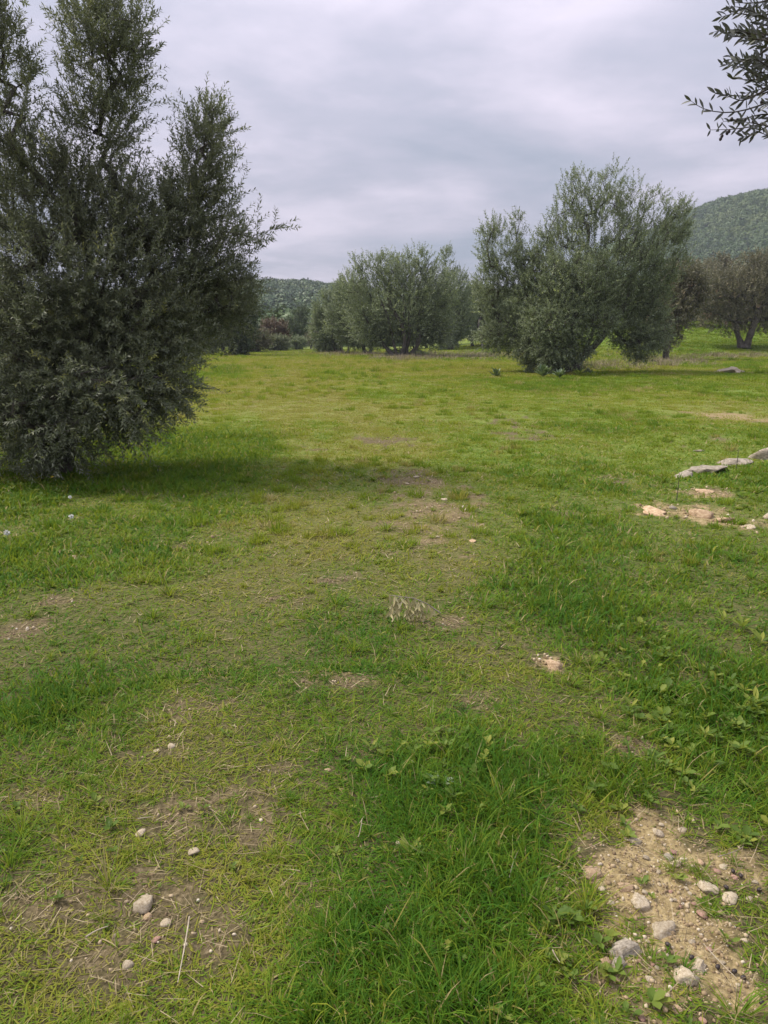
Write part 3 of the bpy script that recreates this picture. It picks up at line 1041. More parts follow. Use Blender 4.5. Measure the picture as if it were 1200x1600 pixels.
tree('olive_tree', b0, lob, st, 640, 13000, 14, 0.118, 0.38, [OLIVE_LEAF],
     'large spreading olive tree right of centre with weeds round its base', 'tree', 'olive trees around the meadow', r_tip=0.0024, up=0.85, leaf_w=0.33, trunk_gain=0.5)


def far_tree(bpx, bpy_, rows, stems_px, label, mats, n_shoot=1500, per=14, dy=0.4, leaf_len=0.175, shoot=0.6, name='olive_tree', cat='tree', base=None, group='olive trees around the meadow',
             tint_bias=0.0, up=0.85, r_tip=0.0036, leaf_w=0.42, gain=0.5):
    b_ = G(bpx, bpy_) if base is None else base
    n_shoot = int(n_shoot * 1.28)
    Yd = b_[1] + dy
    lob_ = L_(Yd, *rows)
    st_ = [((bx - bpx) * Yd / FPX, rng.uniform(-.3, .3), A(tx, ty, Yd)) for bx, tx, ty in stems_px]
    return tree(name, b_, lob_, st_, max(60, n_shoot // 12), n_shoot, per, leaf_len, shoot, mats, label, cat, group, r_tip=r_tip, up=up, leaf_w=leaf_w, trunk_gain=gain, tint_bias=tint_bias)


far_tree(632, 557, [(615, 425, 45, 28), (572, 415, 26, 18, 0, .6), (650, 400, 22, 12, 0, .6), (600, 402, 20, 10, 0, .6), (555, 450, 26, 32), (668, 415, 20, 20, 0, .7), (690, 460, 28, 35, 0, .9), (630, 475, 75, 40, 0, 1.2), (640, 510, 60, 22, .5, 1.2), (595, 520, 34, 18, .8, 1.1), (680, 525, 26, 14, .3, 1), (635, 548, 34, 8, .2, .9),
                    (575, 500, 38, 30, .5), (685, 505, 26, 22, 0, .9), (640, 440, 60, 30)],
         [(632, 640, 460), (618, 590, 460), (642, 670, 470), (625, 610, 430), (640, 645, 430), (612, 565, 480)],
         'wide many stemmed olive tree in the middle of the meadow', [OLIVE_LEAF], 4400, 15, leaf_len=0.15, gain=0.52, tint_bias=0.12)
far_tree(578, 553, [(558, 480, 36, 42, 0, 1.1), (545, 455, 26, 20), (585, 505, 26, 26), (560, 525, 34, 14), (530, 500, 22, 28)], [(578, 565, 490), (570, 550, 490)],
         'low olive just left of the wide many stemmed olive', [OLIVE_LEAF], 1700, 15, tint_bias=-0.05)
far_tree(535, 551, [(514, 485, 24, 32, 0, 1.1), (502, 510, 18, 26), (532, 500, 24, 34), (512, 535, 22, 12)], [(535, 520, 490), (526, 512, 495), (545, 540, 500)],
         'leftmost olive of the central clump, leaning over the grass', [OLIVE_LEAF], 1500, 15, tint_bias=-0.05)
far_tree(703, 547, [(708, 450, 26, 34, 0, 1), (699, 402, 13, 16, 0, .8), (712, 490, 34, 34, 0, 1.2), (698, 520, 22, 22)], [(703, 705, 470), (708, 720, 480)],
         'narrow olive with a pointed top between the clump and the right tree', [OLIVE_LEAF], 2000, 15, tint_bias=0.0)
far_tree(755, 545, [(752, 475, 26, 30), (762, 505, 34, 22, 0, 1.1), (740, 510, 18, 20), (790, 500, 26, 24)], [(755, 755, 490), (760, 785, 500)],
         'grey olive half hidden behind the left side of the big right tree', [OLIVE_LEAF], 1500, 15, dy=6, tint_bias=0.1)
far_tree(1160, 546, [(1150, 455, 48, 38, 0, 1.1), (1110, 455, 34, 34), (1195, 450, 44, 44), (1180, 408, 26, 14, 0, .8), (1135, 498, 46, 16, 0, .9), (1240, 470, 50, 50), (1190, 500, 30, 14, 0, .8)],
         [(1160, 1150, 470), (1165, 1190, 470)],
         'brownish olive with a thick bare trunk on the green bank', [BROWN_LEAF], 2400, 14, gain=0.56, tint_bias=-0.05)
far_tree(1041, 563, [(1050, 480, 32, 40, 0, 1), (1065, 435, 30, 26, 0, .9), (1038, 515, 20, 22), (1082, 460, 24, 26)], [(1041, 1045, 480), (1043, 1065, 470)],
         'thin trunked olive standing behind the right end of the big right tree', [BROWN_LEAF], 1500, 14, tint_bias=0.0)
far_tree(1092, 530, [(1090, 475, 32, 30), (1100, 430, 28, 20), (1078, 500, 20, 14)], [(1092, 1090, 480)], 'olive in shade behind the two brownish trees at right',
         [BROWN_LEAF], 1400, 14, leaf_len=.15, base=np.array([31.5, 75, float(terrain(31.5, 75))]))
for (px, topy, Yd, w, lab) in ((1000, 450, 82, 60, 'grey olive on the bank seen under the big right tree'), (1120, 398, 88, 56, 'tall reddish brown tree top above the bank'),
                               (1200, 388, 84, 54, 'dark tree rising at the right edge behind the bank'), (850, 455, 90, 70, 'far olive seen between the trunks at right'),
                               (930, 455, 92, 70, 'far olive behind the trunk of the big right tree'), (665, 455, 88, 50, 'far olive behind the central clump'), (1290, 400, 80, 70, 'olive on the bank just outside the right edge'),
                               (735, 440, 80, 55, 'far olive filling the gap left of the big right tree'), (790, 450, 86, 60, 'far olive behind the left lobe of the big right tree'), (1060, 415, 86, 60, 'far olive above the thin trunked one at right'),
                               (600, 468, 92, 46, 'far olive behind the left half of the central clump'), (1085, 430, 68, 44, 'brown olive standing between the thin trunk and the thick trunk'), (1225, 420, 66, 50, 'olive of the bank beyond the right edge, its left side in view'), (1015, 470, 70, 34, 'small dark olive low behind the right skirt of the big tree'), (1160, 420, 76, 40, 'brown olive just behind the thick bare trunk')):
    xb = (px - 600) / FPX * Yd
    bz = float(terrain(xb, Yd))
    hb = 800 - FPX * math.tan(math.atan((bz - EYE) / Yd) + PITCH)
    mid = (topy + hb - 10) / 2
    hh = (hb - 10 - topy) / 2
    far_tree(px, 0, [(px - w * .25, mid + 4, w * .5, hh * .8), (px + w * .25, mid - 6, w * .5, hh * .75), (px, topy + hh * .5, w * .35, hh * .45, 0, .8)], [(px, px, mid)],
             lab, [BROWN_LEAF if px > 1100 else DARK_LEAF if px > 900 else OLIVE_LEAF], 800, 10, dy=0, leaf_len=.30, leaf_w=.5, base=np.array([xb, Yd, bz]), shoot=.7)

# trees and shrubs along the far left edge of the meadow
for (px, py, rows, stp, lab, mt, nm, ct, ns) in (
        (352, 556, [(340, 500, 34, 38, 0, 1.1), (355, 460, 24, 24), (320, 520, 24, 24)], [(352, 345, 500)], 'dark olive at the meadow edge showing behind the huge left tree', DARK_LEAF, 'olive_tree', 'tree', 1100),
        (376, 556, [(380, 505, 20, 32, 0, 1.1), (390, 480, 13, 20), (375, 535, 12, 14)], [(376, 380, 510)], 'slim green tree beside the dark hedge on the left', GREEN_LEAF, 'edge_tree', 'tree', 900),
        (300, 556, [(290, 500, 40, 44, 0, 1.1), (250, 510, 40, 40)], [(300, 290, 500)], 'olive hidden behind the huge left tree', DARK_LEAF, 'olive_tree', 'tree', 700),
        (200, 556, [(190, 500, 50, 44, 0, 1.1), (150, 510, 40, 40)], [(200, 190, 500)], 'farthest left olive behind the huge left tree', DARK_LEAF, 'olive_tree', 'tree', 600),
        (60, 556, [(60, 500, 60, 44, 0, 1.1)], [(60, 60, 500)], 'olive at meadow edge behind the left picture edge', DARK_LEAF, 'olive_tree', 'tree', 500),
        (402, 551, [(402, 530, 22, 14, 0, 1.2), (390, 538, 14, 9)], [(402, 402, 535)], 'dark purplish hedge shrub at the left end of the meadow', BROWN_LEAF, 'shrub', 'shrub', 700),
        (430, 548, [(428, 512, 20, 13, 0, 1.2), (415, 520, 12, 10), (440, 525, 14, 10)], [(430, 428, 520)], 'rusty red leaved shrub in the far hedge', RED_LEAF, 'shrub', 'shrub', 700),
        (434, 549, [(434, 536, 17, 9, 0, 1.2)], [(434, 434, 538)], 'low dark green shrub in front of the rusty shrub', DARK_LEAF, 'shrub', 'shrub', 450),
        (466, 546, [(464, 508, 17, 17, 0, 1.1), (470, 490, 10, 11), (456, 522, 14, 12)], [(466, 464, 515)], 'rounded green tree in the gap under the wooded hill', GREEN_LEAF, 'edge_tree', 'tree', 700),
        (463, 547, [(463, 535, 15, 7, 0, 1.2)], [(463, 463, 538)], 'small pale bush alone at the far end of the grass', OLIVE_LEAF, 'shrub', 'shrub', 350),
        (486, 545, [(486, 528, 14, 10, 0, 1.2), (495, 515, 12, 14)], [(486, 488, 530)], 'straw coloured bush left of the central clump', BROWN_LEAF, 'shrub', 'shrub', 450)):
    far_tree(px, py, rows, stp, lab, [mt], ns, 13, leaf_len=.17, shoot=.75 if ct == 'tree' else .5, name=nm, cat=ct,
             group='olive trees around the meadow' if nm == 'olive_tree' else 'shrubs and trees of the far hedge')

# ------------------------------------------------------------------ wooded hills
HC = bpy.data.collections.new('scrub_sources')
for i in range(5):
    m = 420
    v = unit(rng.normal(size=(m, 3)))
    v[:, 2] = np.abs(v[:, 2])
    p = v * (0.7 + 0.4 * rng.random((m, 1)) + 0.16 * np.sin(v[:, :1] * 7 + i) * np.cos(v[:, 1:2] * 6)) * np.array([[1, 1, 0.85]])
    dd = unit(np.cross(v, rng.normal(size=(m, 3))))
    V, F = leaves(p - dd * 0.25, dd, unit(v + rng.normal(0, .3, (m, 3))), np.full(m, 0.27), np.full(m, 0.22))
    me = fast_mesh('scrub_source', V, [F])
    me.materials.append(HILL_LEAF)
    HC.objects.link(bpy.data.objects.new('scrub_source_%d' % i, me))


def scrub(name, n, xr, yr, size, label):
    x = rng.uniform(xr[0], xr[1], n)
    y = rng.uniform(yr[0], yr[1], n)
    k = fbm(x * 0.02, y * 0.02, 71, 4)
    keep = rng.random(n) < sstep(0.25, 0.5, k)
    x, y, k = x[keep], y[keep], k[keep]
    n_ = len(x)
    s_ = size * rng.uniform(0.5, 1.4, n_)
    scatter(name, np.stack([x, y, terrain(x, y) - 0.3], 1), np.stack([np.zeros(n_), np.zeros(n_), rng.uniform(0, 6.28, n_)], 1),
            np.stack([s_, s_, s_ * rng.uniform(.8, 1.3, n_)], 1), rng.integers(0, 5, n_), np.clip((k - .5) * 1.6 + .45 + rng.normal(0, .2, n_), 0, 1), HC, label, 'woodland')


scrub('far_woodland', 900, (-60, 160), (112, 200), 4.2, 'dark mixed woodland closing the view behind the olive trees')
scrub('bank_thicket', 420, (24, 80), (90, 104), 2.6, 'shaded thicket under the trees along the top of the bank')
scrub('hill_woodland', 12000, (-330, 60), (190, 560), 3.6, 'dense green woodland over the low hill at the end of the meadow')
scrub('hill_scrub', 26000, (60, 620), (200, 600), 2.6, 'grey green scrub covering the big hill at the right')

# ------------------------------------------------------------------ stones
def ico(sub):
    import bmesh
    bm_ = bmesh.new()
    bmesh.ops.create_icosphere(bm_, subdivisions=sub, radius=1)
    V = np.array([v.co[:] for v in bm_.verts])
    F = np.array([[v.index for v in f.verts] for f in bm_.faces])
    bm_.free()
    return V, F


IV, IF = ico(2)
IV3, IF3 = ico(3)


def stone_shape(seed, big=False):
    r_ = np.random.default_rng(seed)
    V, F = (IV3, IF3) if big else (IV, IF)
    V = V.copy()
    # chop with random planes to give faces and edges
    for _ in range(15 if big else 10):
        nrm = unit(r_.normal(size=3))
        dlim = r_.uniform(0.45, 0.85)
        d_ = V @ nrm
        V = V - np.maximum(d_ - dlim, 0)[:, None] * nrm
    nz_ = fbm(V[:, 0] * 3.0 + seed, V[:, 1] * 3.0 + V[:, 2] * 2.3, seed % 50, 4) - 0.5
    V = V * (1 + nz_ * (0.62 if big else 0.4))[:, None] * 1.12
    return V, F


SH = []
for i in range(8):
    V, F = stone_shape(i + 3)
    SH.append(fast_mesh('stone_shape', V, [F], smooth=True))
STM = {}


def stone(px, py, wpx, hpx, mat, label, name='stone', group=None, cat='stone', sink=0.4, shape=None, yaw=None):
    p = G(px, py + hpx * 0.25)
    dist = math.sqrt(p[0] ** 2 + p[1] ** 2 + EYE ** 2)
    k = dist / FPX
    elev = math.asin(EYE / dist)
    w = wpx * k / 2
    hh = hpx * k / 2
    # seen foreshortened from above: share the apparent height between depth and real height
    dpt = min(max(hh * 0.9 / max(math.sin(elev), .15), w * 0.45), w * 1.1)
    hz_ = max(hh * 0.9, w * 0.36)
    if wpx > 22:
        V, F = stone_shape(int(px * 7 + py), True)
        me_ = fast_mesh('stone', V, [F])
        me_.materials.append(mat)
    else:
        key = (int(rng.integers(0, 8)), mat.name)
        if key not in STM:
            m_ = SH[key[0]].copy()
            m_.materials.clear()
            m_.materials.append(mat)
            STM[key] = m_
        me_ = STM[key]
    o = link(name, me_, None)
    o.location = (p[0], p[1], p[2] + hz_ * (1 - 2 * sink) * 0.8)
    o.scale = (w, dpt, hz_)
    o.rotation_euler = (rng.normal(0, .12), rng.normal(0, .12), rng.uniform(-.35, .35) if yaw is None else yaw)
    return tag(o, label, cat, group)


GP = 'stones lying on the worn patch at lower right'
for a in ((1035, 1446, 38, 26, LIME, 'largest rounded cream stone at the middle of the lower right soil patch'), (999, 1411, 27, 22, LIME, 'blocky white stone up and left of the largest cream stone'),
          (975, 1478, 58, 26, GREY, 'flat grey angular rock at the left edge of the lower right soil patch'), (967, 1501, 24, 15, GREY, 'small grey stone touching the underside of the flat grey rock'),
          (1106, 1386, 26, 20, LIME, 'oval pale stone on the upper right side of the soil patch'), (1141, 1400, 22, 15, LIME, 'wedge shaped pinkish white stone right of the oval stone'),
          (924, 1362, 27, 18, TAN, 'orange tan stone half buried at the left rim of the soil patch'), (977, 1386, 28, 11, TAN, 'long low tan stone above the blocky white stone'),
          (991, 1313, 24, 12, LIME, 'thin slanting pale stone at the top left of the soil patch'), (1056, 1347, 17, 11, LIME, 'small white oval stone near the top of the soil patch'),
          (1027, 1300, 18, 11, LIME, 'cream stone at the very top of the soil patch'), (1066, 1295, 14, 7, LIME, 'white chip highest in the soil patch beside green weeds'),
          (1097, 1428, 15, 11, PINK, 'reddish stone right of the largest cream stone'), (1091, 1347, 13, 10, TAN, 'small orange stone near the top right of the soil patch'),
          (1092, 1510, 24, 17, LIME, 'white angular stone low in the soil patch'), (1070, 1525, 36, 22, LIME, 'broad pinkish white stone lowest in the soil patch'),
          (1057, 1577, 15, 10, TAN, 'rounded tan stone near the bottom edge under the soil patch'), (947, 1500, 18, 11, TAN, 'tan stone left of the flat grey rock'),
          (1044, 1339, 13, 12, GREY, 'grey pebble touching the small white oval stone')):
    stone(*a, group=GP)
pebl = [(1052, 1329), (1004, 1391), (1050, 1391), (1056, 1407), (1069, 1386), (1076, 1393), (1172, 1404), (1132, 1351), (1016, 1530), (1019, 1506), (1004, 1592), (1100, 1592), (1034, 1287), (954, 1409),
        (904, 1337), (1063, 1415), (1082, 1410), (1120, 1360), (1150, 1370), (1160, 1345), (1010, 1340), (1026, 1360), (1000, 1362), (1085, 1370), (1112, 1412), (1128, 1428), (1180, 1380), (965, 1345), (940, 1385),
        (1040, 1490), (1030, 1510), (1012, 1470), (1080, 1470), (1060, 1490), (1110, 1480), (1130, 1500), (1150, 1540), (1120, 1560), (1080, 1560), (1040, 1555), (962, 1530), (980, 1560), (1000, 1500), (1180, 1510), (1165, 1470)]
for (x_, y_) in pebl:
    s_ = rng.uniform(6, 11)
    stone(x_ + rng.uniform(-3, 3), y_ + rng.uniform(-3, 3), s_, s_ * .7, [LIME, LIME, TAN, PINK][rng.integers(0, 4)], 'small pale pebble scattered on the bare soil at lower right', 'pebble',
          'small pebbles on the lower right soil', 'pebble')
GL = 'stones on the worn grass at lower left'
for a in ((227, 1407, 33, 23, LIME, 'biggest cream stone lying in dry stems at lower left'), (220, 1299, 15, 13, LIME, 'small round white stone above the biggest lower left stone'),
          (300, 1330, 22, 11, LIME, 'flat pinkish stone in the grass right of the small round one'), (200, 1506, 14, 12, LIME, 'white pebble low at the left near the bottom'),
          (229, 1432, 13, 11, TAN, 'tan pebble directly below the biggest lower left stone'), (257, 1442, 17, 12, LIME, 'pale slanting stone right of the tan pebble'),
          (244, 1466, 12, 10, PINK, 'reddish pebble beneath the pale slanting stone'), (243, 1173, 12, 6, LIME, 'white chip in the worn grass above the lower left stones'),
          (268, 1165, 11, 8, LIME, 'second white chip just right of the first in worn grass')):
    stone(*a, group=GL)
for a in ((650, 745, 10, 5, LIME, 'white chip at the far side of the worn patch in mid meadow'), (635, 755, 9, 4, LIME, 'left white chip on the worn patch in mid meadow'), (694, 780, 12, 5, LIME, 'flat white stone in the middle of the worn patch'),
          (738, 845, 12, 6, TAN, 'pinkish tan stone at the near right end of the worn patch'), (684, 838, 8, 6, LIME, 'pale pebble at the near end of the worn patch'), (871, 841, 7, 6, LIME, 'lone white pebble in the green grass right of the worn patch'),
          (866, 1038, 26, 15, TAN, 'pinkish tan stone alone in the green grass right of the withered branch'), (622, 1317, 9, 9, LIME, 'lone pinkish pebble in the long grass at bottom centre'),
          (512, 1202, 12, 5, TAN, 'flat tan chip in the middle foreground grass')):
    stone(*a, group='lone stones in the meadow grass')
GR = 'rocks of the ledge at the right edge'
for a in ((1195, 706, 52, 34, GREY, 'large rounded grey rock cut by the right edge'), (1107, 731, 52, 22, GREY, 'long flat grey rock lying left of the large rounded rock'),
          (1146, 719, 46, 15, GREY, 'low purplish grey rock between the long flat rock and the large rounded rock'), (1070, 741, 26, 16, GREY, 'small mossy grey rock left of the long flat rock'),
          (1026, 796, 42, 18, TAN, 'orange tan rock at the left of the lower ledge'), (1098, 800, 42, 20, TAN, 'orange tan slab in the middle of the lower ledge'), (1130, 811, 34, 12, TAN, 'thin sloping tan slab right of the middle slab'),
          (1170, 823, 18, 8, LIME, 'small white stone right of the thin sloping slab'), (1198, 806, 14, 16, LIME, 'pale stone cut by the right edge below the large rock'), (1100, 767, 26, 9, TAN, 'tan stone in the weeds between the two rows of rocks'),
          (1052, 792, 14, 10, GREY, 'grey pebble beside the orange tan rock'), (1092, 704, 14, 5, GREY, 'small grey stone in grass above the long flat rock'), (1145, 581, 44, 8, LIME, 'long white stone slab lying in grass right of the big right tree')):
    stone(*a, group=GR if a[1] > 600 else None, sink=0.47)
OB, t, b = new_mat('ripe_olive_skin')
b.inputs['Base Color'].default_value = (0.028, 0.018, 0.016, 1)
b.inputs['Roughness'].default_value = 0.55
Vo = IV.copy()
Vo[:, 2] *= 1.35
OLV = fast_mesh('olive_fruit', Vo * 0.0062, [IF], smooth=True)
OLV.materials.append(OB)
for (x_, y_) in ((1043, 1480), (1121, 1515), (1147, 1522), (1161, 1532), (1157, 1372), (1186, 1394), (1189, 1570), (1134, 1390), (1145, 1365), (1080, 1500)):
    p = G(x_, y_)
    o = link('fallen_olive', OLV, None)
    o.location = (p[0], p[1], p[2] + 0.009)
    o.rotation_euler = (1.5, rng.uniform(0, 3), rng.uniform(0, 3))
    tag(o, 'ripe black olive fallen on the stony soil at lower right', 'olive', 'fallen black olives')
# gravel too small to count
gl = []
for (cx, cy, rx, ry, w_), m_ in zip(SANDW + BAREW, [3400, 500, 250, 160, 200] + [40] * len(BAREW)):
    q_ = rng.normal(0, 0.55, (m_, 2))
    gl.append(np.stack([cx + q_[:, 0] * rx, cy + q_[:, 1] * ry], 1))
gl = np.concatenate(gl)
x, y = gl[:, 0], gl[:, 1]
n = len(x)
bare, lush, dry = fields(x, y)
keep = rng.random(n) < np.clip(bare * 1.6 - 0.25, 0, 1)
x, y = x[keep], y[keep]
n = len(x)
BV, BF = ico(1)  # 80 faces
sz = 0.0021 * (1 + rng.pareto(1.7, n).clip(0, 3.6)) * np.clip(np.hypot(x, y) / 3, 0.8, 1.8)
V = BV[None] * (sz[:, None, None] * rng.uniform(.5, 1.2, (n, 1, 3))) * rng.uniform(.75, 1.2, (n, len(BV), 1)) + np.stack([x, y, terrain(x, y) + sz * .2], 1)[:, None]
F = (BF[None] + np.arange(n)[:, None, None] * len(BV)).reshape(-1, 3)
GRAV, t, b = new_mat('mixed_grit')
t.links.new(ramp(t, [(0, (0.16, 0.11, 0.06)), (0.5, (0.33, 0.24, 0.135)), (0.85, (0.46, 0.37, 0.24)), (1, (0.6, 0.53, 0.42))], attr(t, 'tint')).outputs[0], b.inputs['Base Color'])
b.inputs['Roughness'].default_value = 0.9
tag(link('gravel', fast_mesh('gravel', V.reshape(-1, 3), [F], {'tint': ('POINT', np.repeat(rng.random(n), len(BV)))}), GRAV), 'fine tan gravel and grit strewn on the worn soil', 'gravel', None, 'stuff')


# ------------------------------------------------------------------ small things on the grass
def poly_tube(pts, rads, k=6):
    pts = np.asarray(pts, float)
    rads = np.asarray(rads, float)
    d = unit(np.gradient(pts, axis=0))
    return prisms(pts[:-1], pts[1:], rads[:-1], rads[1:], k, d[:-1])


def one_leaf(L, Wd, mat, seed):
    r_ = np.random.default_rng(seed)
    k = 5
    V = []
    prof = [0.12, 0.75, 1.0, 0.72, 0.0]
    bend = r_.uniform(-.25, .25)
    for i in range(k):
        f = i / (k - 1)
        for s_ in (-1, 0, 1):
            V.append((f * L, s_ * prof[i] * Wd / 2, (abs(s_) * 0.25 * prof[i] * Wd) + bend * L * f * f))
    V = np.array(V)
    F = []
    for i in range(k - 1):
        for s_ in (0, 1):
            a_ = i * 3 + s_
            F.append((a_, a_ + 1, a_ + 4, a_ + 3))
    me_ = fast_mesh('leaf', V, [np.array(F)], {'tint': ('POINT', np.full(len(V), r_.random()))}, smooth=True)
    me_.materials.append(mat)
    return me_


def place_leaf(me_, p, d, nrm, parent, name='leaf', scale=1.0):
    from mathutils import Matrix
    d = Vector(d).normalized()
    y_ = Vector(nrm).cross(d).normalized()
    z_ = d.cross(y_)
    M = Matrix((d, y_, z_)).transposed().to_4x4()
    o = link(name, me_, None, parent)
    o.location = Vector(p) - (parent.location if parent.parent is None else Vector((0, 0, 0)))
    o.rotation_euler = M.to_euler()
    o.scale = (scale,) * 3
    return o


WL = [one_leaf(0.05, 0.012, WITHER, i) for i in range(6)]
TWIG, t, b = new_mat('dry_twig_bark')
t.links.new(ramp(t, [(0.3, (0.12, 0.095, 0.07)), (0.7, (0.36, 0.31, 0.25))], noise(t, 40, 4)).outputs[0], b.inputs['Base Color'])
b.inputs['Roughness'].default_value = 0.9
gb = G(645, 972)
GY = gb[1]
rt = bpy.data.objects.new('fallen_branch', None)
COL.objects.link(rt)
rt.location = gb
tag(rt, 'withered olive branch with drooping pale leaves lying on the grass', 'branch')
paths = [[(688, 958), (668, 944), (648, 935), (625, 932), (608, 930)], [(648, 935), (640, 948), (632, 962)], [(625, 932), (616, 942), (608, 955)], [(655, 937), (652, 950), (648, 962)], [(636, 933), (622, 945), (618, 960)], [(645, 935), (655, 945), (660, 958)]]
tw = []
for q_, pth in enumerate(paths):
    pts = np.array([A(a_, b_, GY + (0.02 if q_ % 2 else -0.02)) for a_, b_ in pth])
    pts[:, 2] = np.maximum(pts[:, 2], terrain(pts[:, 0], pts[:, 1]) + 0.05)
    f = np.linspace(0, 1, 9)
    pp = np.stack([np.interp(f, np.linspace(0, 1, len(pts)), pts[:, c]) for c in range(3)], 1)
    V, F = poly_tube(pp - gb, np.linspace(0.004 if q_ == 0 else 0.0022, 0.0015, 9), 6)
    tw.append(pp)
    link('stem' if q_ == 0 else 'twig', fast_mesh('stem', V, [F], smooth=True), TWIG, rt)
k = 0
for pp in tw:
    for i in range(1, 9):
        for s_ in (-1, 1):
            if rng.random() < 0.06:
                continue
            d = np.array([s_ * rng.uniform(.05, .5), rng.uniform(-.5, .1), -rng.uniform(.5, 1.1)])
            place_leaf(WL[k % 6], pp[i], d, (rng.normal(0, .4), -1, .3), rt, scale=rng.uniform(.85, 1.3))
            k += 1


def stick(px0, py0, px1, py1, r, label, name='twig', lift=0.02, cat='twig', bend=0.06, mat=TWIG):
    a_, b_ = G(px0, py0), G(px1, py1)
    f = np.linspace(0, 1, 8)[:, None]
    L = np.linalg.norm(b_ - a_)
    off = rng.normal(0, bend * L, 3)
    off[2] = 0
    pp = a_ * (1 - f) + b_ * f + off * np.sin(math.pi * f)
    pp[:, 2] = terrain(pp[:, 0], pp[:, 1]) + lift + r
    V, F = poly_tube(pp - a_, np.linspace(r, r * .5, 8), 6)
    o = link(name, fast_mesh(name, V, [F], smooth=True), mat, None, a_)
    return tag(o, label, cat)


PALE, t, b = new_mat('bleached_twig')
t.links.new(ramp(t, [(0.3, (0.24, 0.19, 0.13)), (0.7, (0.46, 0.4, 0.3))], noise(t, 30, 4)).outputs[0], b.inputs['Base Color'])
b.inputs['Roughness'].default_value = 0.85
stick(297, 1448, 279, 1552, 0.0026, 'long bleached twig pointing towards the viewer at lower left', lift=0.03, mat=PALE)
stick(135, 1475, 170, 1458, 0.0026, 'short curved straw twig left of the long bleached twig', mat=PALE)
stick(216, 1288, 240, 1285, 0.0018, 'tiny twig resting above the small round white stone', mat=PALE)
stick(1098, 1485, 1150, 1540, 0.0015, 'thin straight stem crossing the lower right soil patch', mat=PALE)
stick(795, 1390, 810, 1345, 0.0012, 'thin grey stem in the long grass left of the soil patch', lift=.04)
stick(862, 1505, 873, 1525, 0.0022, 'short white twig in the grass left of the grey rock', mat=PALE, lift=.04)
stick(1120, 1348, 1160, 1332, 0.0016, 'grey twig lying at the top right of the soil patch')
stick(560, 1330, 566, 1300, 0.0016, 'upright yellowish grass stem in the bottom centre grass', lift=.05, mat=PALE, name='grass_stem', cat='stem')

# dead upright stalks by the rocks
for (px, py, h, lab) in ((1150, 734, 0.24, 'dark dead stalk standing in front of the ledge rocks'), (1057, 782, 0.28, 'thin dead stalk standing left of the ledge weeds')):
    g = G(px, py)
    f = np.linspace(0, 1, 7)[:, None]
    pp = f * np.array([[0.01, 0.01, h]]) + np.sin(f * 5) * 0.004
    V, F = poly_tube(pp, np.linspace(.005, .002, 7), 5)
    o = link('dead_stalk', fast_mesh('dead_stalk', V, [F], smooth=True), BARK, None, g)
    tag(o, lab, 'stalk')

# leafy plants
SL = [one_leaf(1, 0.42, SAGE_LEAF, 40 + i) for i in range(4)]
GLf = [one_leaf(1, 0.26, WEED_LEAF, 60 + i) for i in range(5)]
YL, t, b = new_mat('yellowed_leaf')
b.inputs['Base Color'].default_value = (0.36, 0.30, 0.09, 1)
b.inputs['Roughness'].default_value = 0.6


def rosette(px, py, n_, L, el, meshes, name, label, cat='plant', group=None, hgt=0.0):
    g = G(px, py)
    rt_ = bpy.data.objects.new(name, None)
    COL.objects.link(rt_)
    rt_.location = g
    tag(rt_, label, cat, group)
    for i in range(n_):
        a_ = i * 2.4 + rng.uniform(-.3, .3)
        e = rng.uniform(*el)
        d = np.array([math.cos(a_) * math.cos(e), math.sin(a_) * math.cos(e), math.sin(e)])
        place_leaf(meshes[i % len(meshes)], g + d * L * .05 + [0, 0, 0.01 + hgt * rng.random()], d, (-d[0] * .5, -d[1] * .5, 1), rt_, scale=L * rng.uniform(.7, 1.15))
    return rt_


rosette(848, 590, 24, 0.40, (.1, 1.0), SL, 'broadleaf_weed', 'pale broad leaved weed clump in front of the big right tree', group='pale weeds at the foot of the right tree', hgt=.15)
rosette(874, 592, 20, 0.36, (.1, 1.0), SL, 'broadleaf_weed', 'pale weed clump right of the other, against the trunk thicket', group='pale weeds at the foot of the right tree', hgt=.1)
rosette(775, 589, 20, 0.30, (.1, 1.0), SL, 'broadleaf_weed', 'smaller leafy weed standing apart left of the big right tree', group='pale weeds at the foot of the right tree', hgt=.1)
rosette(905, 588, 20, 0.34, (.1, 1.1), GLf, 'broadleaf_weed', 'dark green weeds under the right side of the trunk thicket', group='pale weeds at the foot of the right tree', hgt=.15)
rosette(640, 1338, 8, 0.058, (.2, .7), GLf, 'long_leaved_seedling', 'seedling with long pointed yellowish leaves in bottom centre grass')
rosette(686, 1228, 9, 0.055, (.1, .5), SL, 'dandelion_rosette', 'bluish green leaf rosette in the lush grass at bottom centre')
rosette(580, 1172, 5, 0.05, (.2, .8), GLf, 'small_weed', 'pale leafed weed at the left edge of the lush centre grass')
rosette(345, 558, 14, 0.5, (.2, 1.2), GLf, 'low_bush', 'tiny dark bush on the grass at the far left', hgt=.2)
WG = 'broad leaved weeds at the right edge'
for (px, py, L, lab) in ((1160, 985, .10, 'yellow green broad weed highest at the right edge'), (1188, 1010, .09, 'broad weed touching the right edge below the highest one'), (1110, 1205, .06, 'yellowish leafed weed left of the right edge weeds'),
                         (1180, 1110, .08, 'dark leafed weed at the right edge in shaded grass'), (985, 1115, .05, 'single pale leaf weed beside the lush grass right of centre'), (1100, 1160, .06, 'bright leafed weed above the yellowish one'), (1130, 975, .07, 'weed left of the highest right edge weed')):
    rosette(px, py, 8, L, (.2, .9), GLf, 'leafy_weed', lab, 'weed', WG, hgt=.03)
for (px, py) in ((1105, 1000), (1110, 1140), (990, 1120), (640, 1545)):
    pass

